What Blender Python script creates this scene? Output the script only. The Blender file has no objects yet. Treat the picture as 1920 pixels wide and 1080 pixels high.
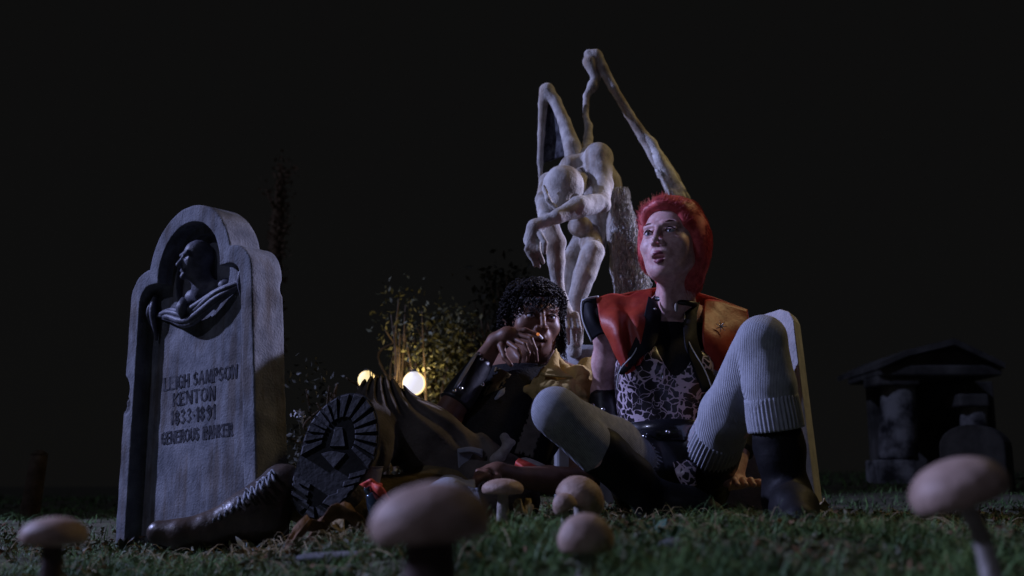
import bpy, math, random
import numpy as np
from mathutils import Vector, Matrix
rng = np.random.default_rng(7); random.seed(7)
SC = bpy.context.scene; C = SC.collection
R = math.radians
# ------------------------------------------------------------------ camera
PITCH = R(10.5); CZ = 0.12; FPX = 2000.0
cam = bpy.data.cameras.new('camera'); camo = bpy.data.objects.new('camera', cam); C.objects.link(camo)
camo.location = (0, 0, CZ); camo.rotation_euler = (math.pi/2+PITCH, 0, 0)
cam.sensor_width = 36; cam.lens = 36*FPX/1920; cam.clip_start = 0.02; cam.clip_end = 400
cam.dof.use_dof = True; cam.dof.focus_distance = 2.8; cam.dof.aperture_fstop = 3.3
SC.camera = camo
cp, sp_ = math.cos(PITCH), math.sin(PITCH)
def P(px, py, Y):
    "world point seen at photo pixel px,py whose distance into the scene is Y"
    a = (px-960)/FPX; b = (540-py)/FPX
    dy = cp-b*sp_; dz = sp_+b*cp
    t = Y/dy
    return np.array([a*t, Y, CZ+dz*t])
# ------------------------------------------------------------------ night sky, moon key, set lamps
SUN_AZ = R(-50); SUN_EL = R(36)
SC.view_settings.view_transform = 'Standard'; SC.view_settings.look = 'None'
SC.view_settings.exposure = 0; SC.view_settings.gamma = 1
W = bpy.data.worlds.new("World"); SC.world = W; W.use_nodes = True
wn = W.node_tree; wn.nodes.clear()
sky = wn.nodes.new('ShaderNodeTexSky'); sky.sky_type = 'NISHITA'; sky.sun_disc = False
sky.sun_elevation = SUN_EL; sky.sun_rotation = math.pi+SUN_AZ
b1 = wn.nodes.new('ShaderNodeBackground'); b1.inputs[1].default_value = 0.00004
b2 = wn.nodes.new('ShaderNodeBackground'); b2.inputs[0].default_value = (1, 0.98, 0.96, 1); b2.inputs[1].default_value = 0.0040
ad = wn.nodes.new('ShaderNodeAddShader'); wo = wn.nodes.new('ShaderNodeOutputWorld')
wn.links.new(sky.outputs[0], b1.inputs[0]); wn.links.new(b1.outputs[0], ad.inputs[0]); wn.links.new(b2.outputs[0], ad.inputs[1]); wn.links.new(ad.outputs[0], wo.inputs[0])
def lamp(kind, name, loc, target, energy, col, size=0.1, angle=60, blend=0.6):
    l = bpy.data.lights.new(name, kind); l.energy = energy; l.color = col
    o = bpy.data.objects.new(name, l); C.objects.link(o); o.location = loc
    d = Vector(target)-Vector(loc); o.rotation_euler = d.to_track_quat('-Z', 'Y').to_euler()
    if kind == 'SPOT': l.spot_size = R(angle); l.spot_blend = blend; l.shadow_soft_size = size
    if kind == 'POINT': l.shadow_soft_size = size
    if kind == 'SUN': l.angle = R(0.8)
    return o
sd = Vector((math.sin(SUN_AZ)*math.cos(SUN_EL), -math.cos(SUN_AZ)*math.cos(SUN_EL), math.sin(SUN_EL)))
lamp('SUN', 'moonlight', sd*10, (0, 0, 0), 0.25, (0.55, 0.60, 0.95))
lamp('SPOT', 'left_key_lamp', (-7.3, 3.45, 4.5), (-0.02, 2.2, 0.42), 3150, (0.455, 0.515, 1.0), 0.09, 46, 0.5)
lamp('SPOT', 'right_side_lamp', (4.2, 4.6, 2.3), (-0.42, 2.97, 0.50), 1500, (0.56, 0.58, 1.0), 0.06, 10.6, 0.3)
lamp('SPOT', 'warm_back_lamp', (2.6, 3.6, 3.3), (0.15, 2.8, 0.3), 100, (1.0, 0.75, 0.35), 0.25, 52, 0.7)

# ------------------------------------------------------------------ object helpers
WL = {}
def tag(o, label=None, cat=None, group=None, kind=None):
    if label: o['label'] = label
    if cat: o['category'] = cat
    if group: o['group'] = group
    if kind: o['kind'] = kind
    return o
def thing(name, loc, label, cat, group=None):
    o = bpy.data.objects.new(name, None); C.objects.link(o); o.location = [float(v) for v in loc]
    o.empty_display_size = 0.05
    WL[o.name] = np.array(loc, float); return tag(o, label, cat, group)
def mk(name, v, f, mat, parent=None, smooth=True, uv=None, at=None):
    "mesh object from world coordinates; faces an int array (n,3|4) or list"
    v = np.asarray(v, float)
    org = WL[parent.name] if parent is not None else (np.array(at, float) if at is not None else np.zeros(3))
    v = v-org
    me = bpy.data.meshes.new(name)
    if isinstance(f, np.ndarray):
        n, k = f.shape
        me.vertices.add(len(v)); me.vertices.foreach_set('co', v.astype(np.float32).ravel())
        me.loops.add(n*k); me.loops.foreach_set('vertex_index', f.astype(np.int32).ravel())
        me.polygons.add(n); me.polygons.foreach_set('loop_start', np.arange(0, n*k, k, dtype=np.int32))
        me.polygons.foreach_set('loop_total', np.full(n, k, np.int32))
        me.update(calc_edges=True); me.validate()
    else:
        me.from_pydata([tuple(p) for p in v], [], [tuple(q) for q in f])
    if uv is not None:
        ul = me.uv_layers.new(name='uv'); li = np.zeros(len(me.loops), np.int32); me.loops.foreach_get('vertex_index', li)
        ul.data.foreach_set('uv', np.asarray(uv, np.float32)[li].ravel())
    me.polygons.foreach_set('use_smooth', np.full(len(me.polygons), smooth))
    if mat: me.materials.append(mat)
    o = bpy.data.objects.new(name, me); C.objects.link(o)
    if parent is not None: o.parent = parent
    elif at is not None: o.location = org
    WL[o.name] = org
    return o

# ------------------------------------------------------------------ implicit surface modeller
def snoise(p, f, seed=0):
    r = np.random.default_rng(seed); out = 0
    for i in range(5):
        d = r.normal(size=3); d /= np.linalg.norm(d); e = r.normal(size=3); e /= np.linalg.norm(e)
        ff = f*(0.7+0.25*i)
        out = out+np.sin((p@d)*ff+r.uniform(0, 6)+1.3*np.sin((p@e)*ff*0.6+r.uniform(0, 6)))
    return out/5
class S:
    def __init__(s, lo, hi, res):
        s.lo = np.minimum(lo, hi)-2*res; s.hi = np.maximum(lo, hi)+2*res; s.res = res
        s.n = np.ceil((s.hi-s.lo)/res).astype(int)+1
        s.g = np.full(s.n, 0.5, np.float32); s.Rm = np.eye(3); s.o = np.zeros(3)
    def frame(s, Rm=None, o=None):
        s.Rm = np.eye(3) if Rm is None else Rm; s.o = np.zeros(3) if o is None else np.array(o, float)
    def w(s, p): return s.Rm@np.asarray(p, float)+s.o
    def sub(s, lo, hi):
        a = np.clip(np.floor((lo-s.lo)/s.res).astype(int), 0, s.n-1); b = np.clip(np.ceil((hi-s.lo)/s.res).astype(int)+1, 1, s.n)
        if np.any(b <= a): return None
        ax = [s.lo[i]+s.res*np.arange(a[i], b[i]) for i in range(3)]
        g = np.stack(np.meshgrid(*ax, indexing='ij'), -1).astype(np.float32)
        return (slice(a[0], b[0]), slice(a[1], b[1]), slice(a[2], b[2])), g
    def mix(s, sl, d, k, op):
        a = s.g[sl]; k = max(k, 1e-5)
        if op == 'u':
            h = np.maximum(k-np.abs(a-d), 0)/k; s.g[sl] = np.minimum(a, d)-h*h*k*0.25
        elif op == 's':
            d = -d; h = np.maximum(k-np.abs(a-d), 0)/k; s.g[sl] = np.maximum(a, d)+h*h*k*0.25
        elif op == 'i':
            h = np.maximum(k-np.abs(a-d), 0)/k; s.g[sl] = np.maximum(a, d)+h*h*k*0.25
    def cap(s, a, b, ra, rb=None, k=0.02, op='u'):
        rb = ra if rb is None else rb; a = s.w(a); b = s.w(b); m = max(ra, rb)+k+3*s.res
        q = s.sub(np.minimum(a, b)-m, np.maximum(a, b)+m)
        if q is None: return s
        sl, g = q; ba = (b-a).astype(np.float32); L = float(ba@ba)+1e-12
        pa = g-a.astype(np.float32); t = np.clip(pa@ba/L, 0, 1)
        d = np.linalg.norm(pa-t[..., None]*ba, axis=-1)-(ra+t*(rb-ra)); s.mix(sl, d, k, op); return s
    def chain(s, pts, rad, k=0.02, op='u'):
        for i in range(len(pts)-1): s.cap(pts[i], pts[i+1], rad[i], rad[i+1], k, op)
        return s
    def ell(s, c, r, k=0.02, op='u', rot=None):
        c = s.w(c); r = np.array(r, np.float32); m = float(max(r))+k+3*s.res
        q = s.sub(c-m, c+m)
        if q is None: return s
        sl, g = q; M = s.Rm if rot is None else s.Rm@rot
        l = (g-c.astype(np.float32))@M.astype(np.float32)
        k0 = np.linalg.norm(l/r, axis=-1); k1 = np.linalg.norm(l/(r*r), axis=-1)+1e-9
        s.mix(sl, k0*(k0-1)/k1, k, op); return s
    def plane(s, p, n, k=0.003):
        "keep only the side n points away from"
        n = s.Rm@np.asarray(n, float); n /= np.linalg.norm(n); p = s.w(p)
        sl, g = s.sub(s.lo, s.hi); s.mix(sl, ((g-p.astype(np.float32))@n.astype(np.float32)), k, 'i'); return s
    def fun(s, f, k=0.0, op='i', lo=None, hi=None):
        q = s.sub(s.lo if lo is None else lo, s.hi if hi is None else hi)
        if q is None: return s
        sl, g = q; s.mix(sl, f(g), k, op); return s
    def noise(s, amp, f, seed=0, lo=None, hi=None, dirv=None):
        q = s.sub(s.lo if lo is None else lo, s.hi if hi is None else hi)
        if q is None: return s
        sl, g = q; a = s.g[sl]; m = np.abs(a) < amp*3+4*s.res
        a[m] += (amp*snoise(g[m]*(1 if dirv is None else np.array(dirv, np.float32)), f, seed)).astype(np.float32); return s
    def mesh(s):
        g = s.g; ins = g < 0
        n = np.array(g.shape); cnt = np.zeros(n-1, np.int8)
        for i in (0, 1):
            for j in (0, 1):
                for k in (0, 1): cnt += ins[i:n[0]-1+i, j:n[1]-1+j, k:n[2]-1+k]
        act = (cnt > 0) & (cnt < 8); ci = np.argwhere(act); idx = np.full(n-1, -1, np.int32); idx[act] = np.arange(len(ci))
        cor = np.array([(i, j, k) for i in (0, 1) for j in (0, 1) for k in (0, 1)])
        cv = np.stack([g[ci[:, 0]+c[0], ci[:, 1]+c[1], ci[:, 2]+c[2]] for c in cor], 1)
        acc = np.zeros((len(ci), 3)); num = np.zeros(len(ci))
        for a in range(8):
            for b in range(a+1, 8):
                if np.abs(cor[a]-cor[b]).sum() != 1: continue
                m = (cv[:, a] < 0) != (cv[:, b] < 0); t = cv[m, a]/(cv[m, a]-cv[m, b])
                acc[m] += cor[a]+t[:, None]*(cor[b]-cor[a]); num[m] += 1
        v = s.lo+(ci+acc/num[:, None])*s.res
        F = []
        for ax in range(3):
            sl0 = [slice(None)]*3; sl1 = [slice(None)]*3; sl0[ax] = slice(0, -1); sl1[ax] = slice(1, None)
            ch = ins[tuple(sl0)] != ins[tuple(sl1)]; o1, o2 = [(1, 2), (2, 0), (0, 1)][ax]
            e = np.argwhere(ch); ok = (e[:, o1] > 0) & (e[:, o2] > 0) & (e[:, o1] < n[o1]-1) & (e[:, o2] < n[o2]-1); e = e[ok]
            def at(d1, d2):
                q = e.copy(); q[:, o1] -= d1; q[:, o2] -= d2; return idx[q[:, 0], q[:, 1], q[:, 2]]
            f = np.stack([at(1, 1), at(0, 1), at(0, 0), at(1, 0)], 1)
            fl = ~ins[e[:, 0], e[:, 1], e[:, 2]]; f[fl] = f[fl][:, ::-1]; F.append(f)
        return v, np.concatenate(F)
    def build(s, name, mat, parent=None, at=None, xf=None):
        v, f = s.mesh()
        if xf is not None: v = v@xf[0].T+xf[1]
        return mk(name, v, f, mat, parent, at=at)
def bbox(pts, m):
    p = np.array(pts); return p.min(0)-m, p.max(0)+m

# ------------------------------------------------------------------ curves, sheets, strands
def crom(p, n):
    p = np.asarray(p, float)
    if len(p) == 2: t = np.linspace(0, 1, n).reshape((-1,)+(1,)*(p.ndim-1)); return p[0]*(1-t)+p[1]*t
    q = np.concatenate([[2*p[0]-p[1]], p, [2*p[-1]-p[-2]]]); u = np.linspace(0, len(p)-1-1e-9, n); i = u.astype(int); t = (u-i)
    t = t.reshape((-1,)+(1,)*(p.ndim-1)); a, b, c, d = q[i], q[i+1], q[i+2], q[i+3]
    return 0.5*((2*b)+(c-a)*t+(2*a-5*b+4*c-d)*t*t+(3*b-a-3*c+d)*t**3)
def tube_vf(p, r, n=10, sides=8, flat=1.0, ribs=None):
    p = crom(p, n) if n else np.asarray(p, float)
    r = crom(np.atleast_1d(r).astype(float).reshape(-1, 1) if np.size(r) > 1 else np.array([[r], [r]], float), len(p))[:, 0]
    T = np.gradient(p, axis=0); T /= np.linalg.norm(T, axis=1)[:, None]+1e-12
    u = np.array([0, 0, 1.0]) if abs(T[0][2]) < 0.9 else np.array([0, 1.0, 0]); vs = []
    nn = np.cross(u, T[0]); nn /= np.linalg.norm(nn)
    for i in range(len(p)):
        nn = nn-T[i]*(nn@T[i]); nn /= np.linalg.norm(nn)+1e-12; b = np.cross(T[i], nn)
        a = np.arange(sides)*2*math.pi/sides; rr = r[i]*(1 if ribs is None else 1+ribs[1]*np.cos(ribs[0]*a))
        vs.append(p[i]+(np.cos(a)*rr)[:, None]*nn+(np.sin(a)*rr*flat)[:, None]*b)
    v = np.concatenate(vs+[[p[0]], [p[-1]]]); m = len(p); k = np.arange(sides); k2 = (k+1) % sides
    f = np.concatenate([np.stack([i*sides+k, i*sides+k2, (i+1)*sides+k2, (i+1)*sides+k], 1) for i in range(m-1)])
    c0 = m*sides; e1 = np.stack([k2, k, np.full(sides, c0), np.full(sides, c0)], 1); e2 = np.stack([(m-1)*sides+k, (m-1)*sides+k2, np.full(sides, c0+1), np.full(sides, c0+1)], 1)
    fl = [tuple(q) for q in f]+[tuple(q[:3]) for q in e1]+[tuple(q[:3]) for q in e2]
    return v, fl
class MB:
    def __init__(s): s.v = []; s.f = []; s.n = 0
    def add(s, v, f):
        s.v.append(np.asarray(v, float)); s.f += [tuple(i+s.n for i in q) for q in f]; s.n += len(v); return s
    def tube(s, p, r, n=10, sides=8, **k): return s.add(*tube_vf(p, r, n, sides, **k))
    def box(s, c, h, Rm=None):
        q = np.array([(x, y, z) for x in (-1, 1) for y in (-1, 1) for z in (-1, 1)])*np.array(h)
        if Rm is not None: q = q@Rm.T
        return s.add(q+np.array(c), [(0, 1, 3, 2), (4, 6, 7, 5), (0, 4, 5, 1), (2, 3, 7, 6), (0, 2, 6, 4), (1, 5, 7, 3)])
    def build(s, name, mat, parent=None, smooth=True, at=None, bevel=0):
        o = mk(name, np.concatenate(s.v), s.f, mat, parent, smooth, at=at)
        if bevel:
            m = o.modifiers.new('bevel', 'BEVEL'); m.width = bevel; m.segments = 2; m.limit_method = 'ANGLE'
        return o
def sheet(name, ctrl, mat, parent, thick=0.003, res=(24, 24), wr=0.004, wf=40, seed=1, at=None, edge=0):
    g = np.array([[P(*c) for c in row] for row in ctrl])
    g = crom(g, res[0]); g = crom(g.transpose(1, 0, 2), res[1]).transpose(1, 0, 2)
    du = np.gradient(g, axis=0); dv = np.gradient(g, axis=1); n = np.cross(du, dv); n /= np.linalg.norm(n, axis=-1)[..., None]+1e-12
    fl = g.reshape(-1, 3); amp = snoise(fl, wf, seed)+0.5*snoise(fl, wf*2.3, seed+5)
    g = fl+n.reshape(-1, 3)*(amp*wr)[:, None]
    a, b = res; i, j = np.meshgrid(np.arange(a-1), np.arange(b-1), indexing='ij'); q = (i*b+j).ravel()
    f = np.stack([q, q+1, q+b+1, q+b], 1)
    if edge:
        r = np.random.default_rng(seed); m = ((i.ravel() < edge) | (i.ravel() >= a-1-edge) | (j.ravel() >= b-1-edge)) & (r.random(len(q)) < 0.45); f = f[~m]
    uu, vv = np.meshgrid(np.linspace(0, 1, a), np.linspace(0, 1, b), indexing='ij')
    o = mk(name, g, f, mat, parent, uv=np.stack([uu.ravel(), vv.ravel()], 1), at=at)
    m = o.modifiers.new('thickness', 'SOLIDIFY'); m.thickness = thick; m.offset = 0
    return o
def strands(name, pl, r, mat, parent=None, taper=True, at=None):
    "pl (N,M,3) polylines -> thin three-sided hairs"
    N, M, _ = pl.shape; T = np.gradient(pl, axis=1); T /= np.linalg.norm(T, axis=-1)[..., None]+1e-12
    u = np.cross(T, np.array([0.3, 0.5, 0.81])); u /= np.linalg.norm(u, axis=-1)[..., None]+1e-9; w = np.cross(T, u)
    rr = r*(np.linspace(1, 0.15, M) if taper else np.ones(M))
    v = np.stack([pl+(math.cos(a)*u+math.sin(a)*w)*rr[None, :, None] for a in (0, 2.094, 4.189)], 2).reshape(-1, 3)
    base = (np.arange(N)[:, None]*M+np.arange(M-1)[None, :]).reshape(-1)*3; f = []
    for a in range(3):
        b = (a+1) % 3; f.append(np.stack([base+a, base+b, base+3+b, base+3+a], 1))
    return mk(name, v, np.concatenate(f), mat, parent, at=at)
def ribbons(pl, wd):
    "pl (N,M,3), wd (N,M,3) half width vectors -> flat blades"
    N, M, _ = pl.shape; v = np.stack([pl-wd, pl+wd], 2).reshape(-1, 3)
    b = (np.arange(N)[:, None]*M+np.arange(M-1)[None, :]).reshape(-1)*2
    return v, np.stack([b, b+1, b+3, b+2], 1)

# ------------------------------------------------------------------ materials
def mat(name, c1, c2=None, rough=0.8, ns=20, bump=0.3, bs=60, metal=0, spec=0.4, coat=0, emit=None, es=0, sub=0, det=8, dist=0.003, ramp=(0.35, 0.65)):
    m = bpy.data.materials.new(name); m.use_nodes = True; nt = m.node_tree; b = nt.nodes['Principled BSDF']; L = nt.links.new
    b.inputs['Roughness'].default_value = rough; b.inputs['Metallic'].default_value = metal
    b.inputs['Specular IOR Level'].default_value = spec; b.inputs['Coat Weight'].default_value = coat
    tc = nt.nodes.new('ShaderNodeTexCoord')
    b.inputs['Base Color'].default_value = (*c1, 1)
    if c2:
        n = nt.nodes.new('ShaderNodeTexNoise'); n.inputs['Scale'].default_value = ns; n.inputs['Detail'].default_value = det; n.inputs['Roughness'].default_value = 0.6
        L(tc.outputs['Object'], n.inputs['Vector'])
        r = nt.nodes.new('ShaderNodeValToRGB'); r.color_ramp.elements[0].position = ramp[0]; r.color_ramp.elements[1].position = ramp[1]
        r.color_ramp.elements[0].color = (*c1, 1); r.color_ramp.elements[1].color = (*c2, 1)
        L(n.outputs['Fac'], r.inputs[0]); L(r.outputs[0], b.inputs['Base Color'])
    if bump:
        n2 = nt.nodes.new('ShaderNodeTexNoise'); n2.inputs['Scale'].default_value = bs; n2.inputs['Detail'].default_value = 5
        L(tc.outputs['Object'], n2.inputs['Vector'])
        bp = nt.nodes.new('ShaderNodeBump'); bp.inputs['Strength'].default_value = bump; bp.inputs['Distance'].default_value = dist
        L(n2.outputs['Fac'], bp.inputs['Height']); L(bp.outputs[0], b.inputs['Normal'])
    if sub: b.inputs['Subsurface Weight'].default_value = sub; b.inputs['Subsurface Radius'].default_value = (0.012, 0.005, 0.003); b.inputs['Subsurface Scale'].default_value = 0.6
    if emit: b.inputs['Emission Color'].default_value = (*emit, 1); b.inputs['Emission Strength'].default_value = es
    return m
# ================================================================== materials used
M = {}
M['stone'] = mat('headstone_stone', (0.095, 0.10, 0.115), (0.20, 0.205, 0.225), 0.9, 14, 0.9, 160, spec=0.15)
def stain(m):
    nt = m.node_tree; b = nt.nodes['Principled BSDF']; L = nt.links.new; src = b.inputs['Base Color'].links[0].from_socket
    tc = nt.nodes.new('ShaderNodeTexCoord'); mp = nt.nodes.new('ShaderNodeMapping'); mp.inputs['Scale'].default_value = (38, 38, 2.2); n = nt.nodes.new('ShaderNodeTexNoise'); n.inputs['Scale'].default_value = 1.0; n.inputs['Detail'].default_value = 6
    n2 = nt.nodes.new('ShaderNodeTexNoise'); n2.inputs['Scale'].default_value = 5; n2.inputs['Detail'].default_value = 3
    ml = nt.nodes.new('ShaderNodeMath'); ml.operation = 'MULTIPLY'; r = nt.nodes.new('ShaderNodeValToRGB'); r.color_ramp.elements[0].position = 0.22; r.color_ramp.elements[1].position = 0.34; r.color_ramp.elements[0].color = (0, 0, 0, 1)
    mx = nt.nodes.new('ShaderNodeMixRGB'); mx.blend_type = 'MULTIPLY'; mx.inputs[2].default_value = (0.66, 0.58, 0.50, 1)
    L(tc.outputs['Object'], mp.inputs[0]); L(mp.outputs[0], n.inputs[0]); L(tc.outputs['Object'], n2.inputs[0]); L(n.outputs['Fac'], ml.inputs[0]); L(n2.outputs['Fac'], ml.inputs[1]); L(ml.outputs[0], r.inputs[0]); L(r.outputs[0], mx.inputs[0]); L(src, mx.inputs[1]); L(mx.outputs[0], b.inputs['Base Color'])
stain(M['stone'])
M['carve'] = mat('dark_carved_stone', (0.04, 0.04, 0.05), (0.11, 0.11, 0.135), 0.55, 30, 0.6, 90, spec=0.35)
M['stemshade'] = mat('shaded_stem', (0.05, 0.035, 0.03), (0.10, 0.07, 0.06), 0.8, 30, 0.6, 120, spec=0.15)  # shadow of the cap put into the stem colour
M['farbark'] = mat('far_bark', (0.14, 0.10, 0.07), (0.30, 0.22, 0.15), 0.95, 20, 0.6, 40, spec=0.05)
M['farleaf'] = mat('far_leaves', (0.05, 0.045, 0.03), (0.10, 0.09, 0.06), 0.9, 5, 0, spec=0.05)
M['stone2'] = mat('pale_stone', (0.30, 0.30, 0.31), (0.46, 0.45, 0.46), 0.9, 18, 0.9, 130, spec=0.15)
M['statue'] = mat('statue_stone', (0.26, 0.245, 0.225), (0.55, 0.52, 0.48), 0.85, 22, 0.8, 180, spec=0.2, ramp=(0.3, 0.6))
M['moss'] = mat('statue_moss', (0.42, 0.41, 0.36), (0.75, 0.74, 0.72), 0.95, 45, 1.0, 200, spec=0.1)
stain(M['statue'])
M['darkgrey'] = mat('dark_grey', (0.02, 0.02, 0.024), (0.09, 0.09, 0.10), 1.0, 50, 0, spec=0.05)
M['tomb'] = mat('tomb_stone', (0.06, 0.06, 0.062), (0.22, 0.22, 0.23), 0.95, 3.5, 0.8, 20, spec=0.1)
M['soil'] = mat('soil', (0.05, 0.05, 0.035), (0.12, 0.115, 0.08), 1.0, 8, 1.0, 40, spec=0.05)
M['skin'] = mat('pale_skin', (0.56, 0.31, 0.30), (0.76, 0.50, 0.48), 0.45, 70, 0.5, 260, spec=0.35, sub=0.15, dist=0.001)
M['skin2'] = mat('brown_skin', (0.14, 0.068, 0.042), (0.20, 0.098, 0.062), 0.48, 30, 0.3, 200, spec=0.32, sub=0.08, dist=0.001)
M['hair'] = mat('red_hair', (0.44, 0.045, 0.05), (0.74, 0.13, 0.125), 0.5, 60, 0, spec=0.4)
M['hair2'] = mat('black_hair', (0.006, 0.004, 0.004), (0.014, 0.010, 0.008), 0.6, 60, 0, spec=0.2)
M['redleather'] = mat('red_leather', (0.26, 0.02, 0.014), (0.46, 0.06, 0.028), 0.48, 12, 0.7, 40, spec=0.4)
M['black'] = mat('black_leather', (0.010, 0.010, 0.012), (0.022, 0.021, 0.026), 0.40, 20, 0.5, 35, spec=0.45)
M['lapel'] = mat('matte_black_leather', (0.006, 0.006, 0.008), (0.012, 0.012, 0.015), 0.6, 20, 0.5, 30, spec=0.12)
M['blackcloth'] = mat('black_cloth', (0.010, 0.010, 0.011), (0.02, 0.019, 0.02), 0.9, 20, 0.6, 150, spec=0.15)
M['boot'] = mat('black_boot', (0.006, 0.006, 0.007), (0.011, 0.010, 0.011), 0.6, 20, 0.5, 60, spec=0.15)
M['brownboot'] = mat('brown_boot', (0.035, 0.025, 0.02), (0.09, 0.062, 0.045), 0.38, 14, 0.6, 60, spec=0.5)
M['trouser'] = mat('brown_trouser', (0.07, 0.06, 0.05), (0.16, 0.135, 0.11), 0.95, 9, 0.8, 120, spec=0.1)
M['trouser2'] = mat('khaki_wrap', (0.10, 0.075, 0.035), (0.20, 0.15, 0.07), 0.95, 10, 0.8, 120, spec=0.1)
M['mustard'] = mat('mustard_cloth', (0.34, 0.24, 0.08), (0.52, 0.38, 0.15), 0.9, 10, 0.8, 120, spec=0.15)
M['pale'] = mat('pale_cloth', (0.22, 0.23, 0.26), (0.34, 0.35, 0.38), 0.9, 16, 0.8, 90, spec=0.1)
M['rubber'] = mat('sole_rubber', (0.012, 0.012, 0.014), (0.03, 0.03, 0.034), 0.6, 30, 0.5, 90, spec=0.3)
M['rubber2'] = mat('lug_rubber', (0.03, 0.03, 0.034), (0.09, 0.09, 0.10), 0.6, 12, 0.6, 90, spec=0.25)  # greyer than the sole, for the raised lugs
M['metal'] = mat('steel_stud', (0.75, 0.75, 0.78), None, 0.18, bump=0, metal=1)
M['white'] = mat('white_trim', (0.6, 0.6, 0.62), None, 0.5, bump=0)
M['capm'] = mat('mushroom_cap', (0.26, 0.17, 0.125), (0.48, 0.34, 0.27), 0.6, 26, 0.6, 90, spec=0.3)
M['stem'] = mat('mushroom_stem', (0.26, 0.23, 0.20), (0.42, 0.38, 0.34), 0.7, 30, 0.6, 120, spec=0.3)
M['redthing'] = mat('red_cloth', (0.45, 0.03, 0.02), (0.6, 0.08, 0.04), 0.6, 30, 0.6, 80)
M['deadleaf'] = mat('dead_leaf', (0.10, 0.05, 0.025), (0.24, 0.14, 0.07), 0.8, 25, 0.6, 80, spec=0.2)
M['straw'] = mat('dry_straw', (0.22, 0.17, 0.09), (0.40, 0.32, 0.18), 0.8, 25, 0, spec=0.2)
M['bark'] = mat('bark', (0.05, 0.035, 0.022), (0.12, 0.09, 0.06), 0.95, 20, 1.0, 60, spec=0.1)
def leafmat(name, a, b, s=9):
    m = mat(name, a, b, 0.6, s, 0, spec=0.25); return m
M['grass'] = leafmat('grass_blades', (0.035, 0.080, 0.028), (0.15, 0.26, 0.085), 6)
M['teal'] = leafmat('teal_weed', (0.05, 0.11, 0.075), (0.10, 0.18, 0.13), 12)
M['ivy'] = leafmat('ivy_leaves', (0.045, 0.05, 0.02), (0.13, 0.125, 0.055), 9)
M['darkleaf'] = leafmat('dark_leaves', (0.02, 0.022, 0.012), (0.05, 0.045, 0.025), 3)
# knitted wool: fine columns
def knit(name, rot, c1=(0.32, 0.33, 0.37), c2=(0.40, 0.41, 0.45), sc=95):
    m = mat(name, c1, c2, 0.95, 60, 0, spec=0.1); nt = m.node_tree; b = nt.nodes['Principled BSDF']
    tc = nt.nodes.new('ShaderNodeTexCoord'); mp = nt.nodes.new('ShaderNodeMapping'); mp.inputs['Rotation'].default_value = rot
    w = nt.nodes.new('ShaderNodeTexWave'); w.inputs['Scale'].default_value = sc; w.inputs['Distortion'].default_value = 0.8; w.inputs['Detail'].default_value = 1
    w2 = nt.nodes.new('ShaderNodeTexNoise'); w2.inputs['Scale'].default_value = 420
    ml = nt.nodes.new('ShaderNodeMath'); ml.operation = 'ADD'
    bp = nt.nodes.new('ShaderNodeBump'); bp.inputs['Strength'].default_value = 0.5; bp.inputs['Distance'].default_value = 0.0025
    nt.links.new(tc.outputs['Object'], mp.inputs[0]); nt.links.new(mp.outputs[0], w.inputs[0]); nt.links.new(tc.outputs['Object'], w2.inputs[0])
    nt.links.new(w.outputs['Fac'], ml.inputs[0]); nt.links.new(w2.outputs['Fac'], ml.inputs[1]); nt.links.new(ml.outputs[0], bp.inputs['Height']); nt.links.new(bp.outputs[0], b.inputs['Normal'])
    return m
M['knitA'] = knit('grey_knit', (0, 0.7, 0), (0.27, 0.28, 0.31), (0.38, 0.39, 0.43), 80); M['knitB'] = knit('grey_knit_upright', (0, 0, 0))
M['rib'] = mat('grey_rib_knit', (0.32, 0.33, 0.37), (0.40, 0.41, 0.45), 0.95, 60, 0.4, 300, spec=0.1)
def leopard():
    m = mat('leopard_print', (0.42, 0.34, 0.37), None, 0.35, bump=0, spec=0.5); nt = m.node_tree; b = nt.nodes['Principled BSDF']; L = nt.links.new
    tc = nt.nodes.new('ShaderNodeTexCoord'); nz = nt.nodes.new('ShaderNodeTexNoise'); nz.inputs['Scale'].default_value = 22
    mx = nt.nodes.new('ShaderNodeMixRGB'); mx.blend_type = 'LINEAR_LIGHT'; mx.inputs[0].default_value = 0.03
    L(tc.outputs['Object'], nz.inputs[0]); L(tc.outputs['Object'], mx.inputs[1]); L(nz.outputs['Color'], mx.inputs[2])
    v = nt.nodes.new('ShaderNodeTexVoronoi'); v.feature = 'DISTANCE_TO_EDGE'; v.inputs['Scale'].default_value = 46; L(mx.outputs[0], v.inputs[0])
    n2 = nt.nodes.new('ShaderNodeTexNoise'); n2.inputs['Scale'].default_value = 30; L(tc.outputs['Object'], n2.inputs[0])
    mu = nt.nodes.new('ShaderNodeMath'); mu.operation = 'MULTIPLY'; mu.inputs[1].default_value = 0.55; sb_ = nt.nodes.new('ShaderNodeMath'); sb_.operation = 'SUBTRACT'; sb_.inputs[1].default_value = 0.37; n2.inputs['Scale'].default_value = 17; L(n2.outputs['Fac'], sb_.inputs[0]); L(sb_.outputs[0], mu.inputs[0])
    gt = nt.nodes.new('ShaderNodeMath'); gt.operation = 'LESS_THAN'; L(v.outputs['Distance'], gt.inputs[0]); L(mu.outputs[0], gt.inputs[1])
    r = nt.nodes.new('ShaderNodeMixRGB'); r.inputs[1].default_value = (0.02, 0.016, 0.02, 1); r.inputs[2].default_value = (0.62, 0.50, 0.56, 1)
    L(gt.outputs[0], r.inputs[0]); L(r.outputs[0], b.inputs['Base Color']); return m
M['leopard'] = leopard()

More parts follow.
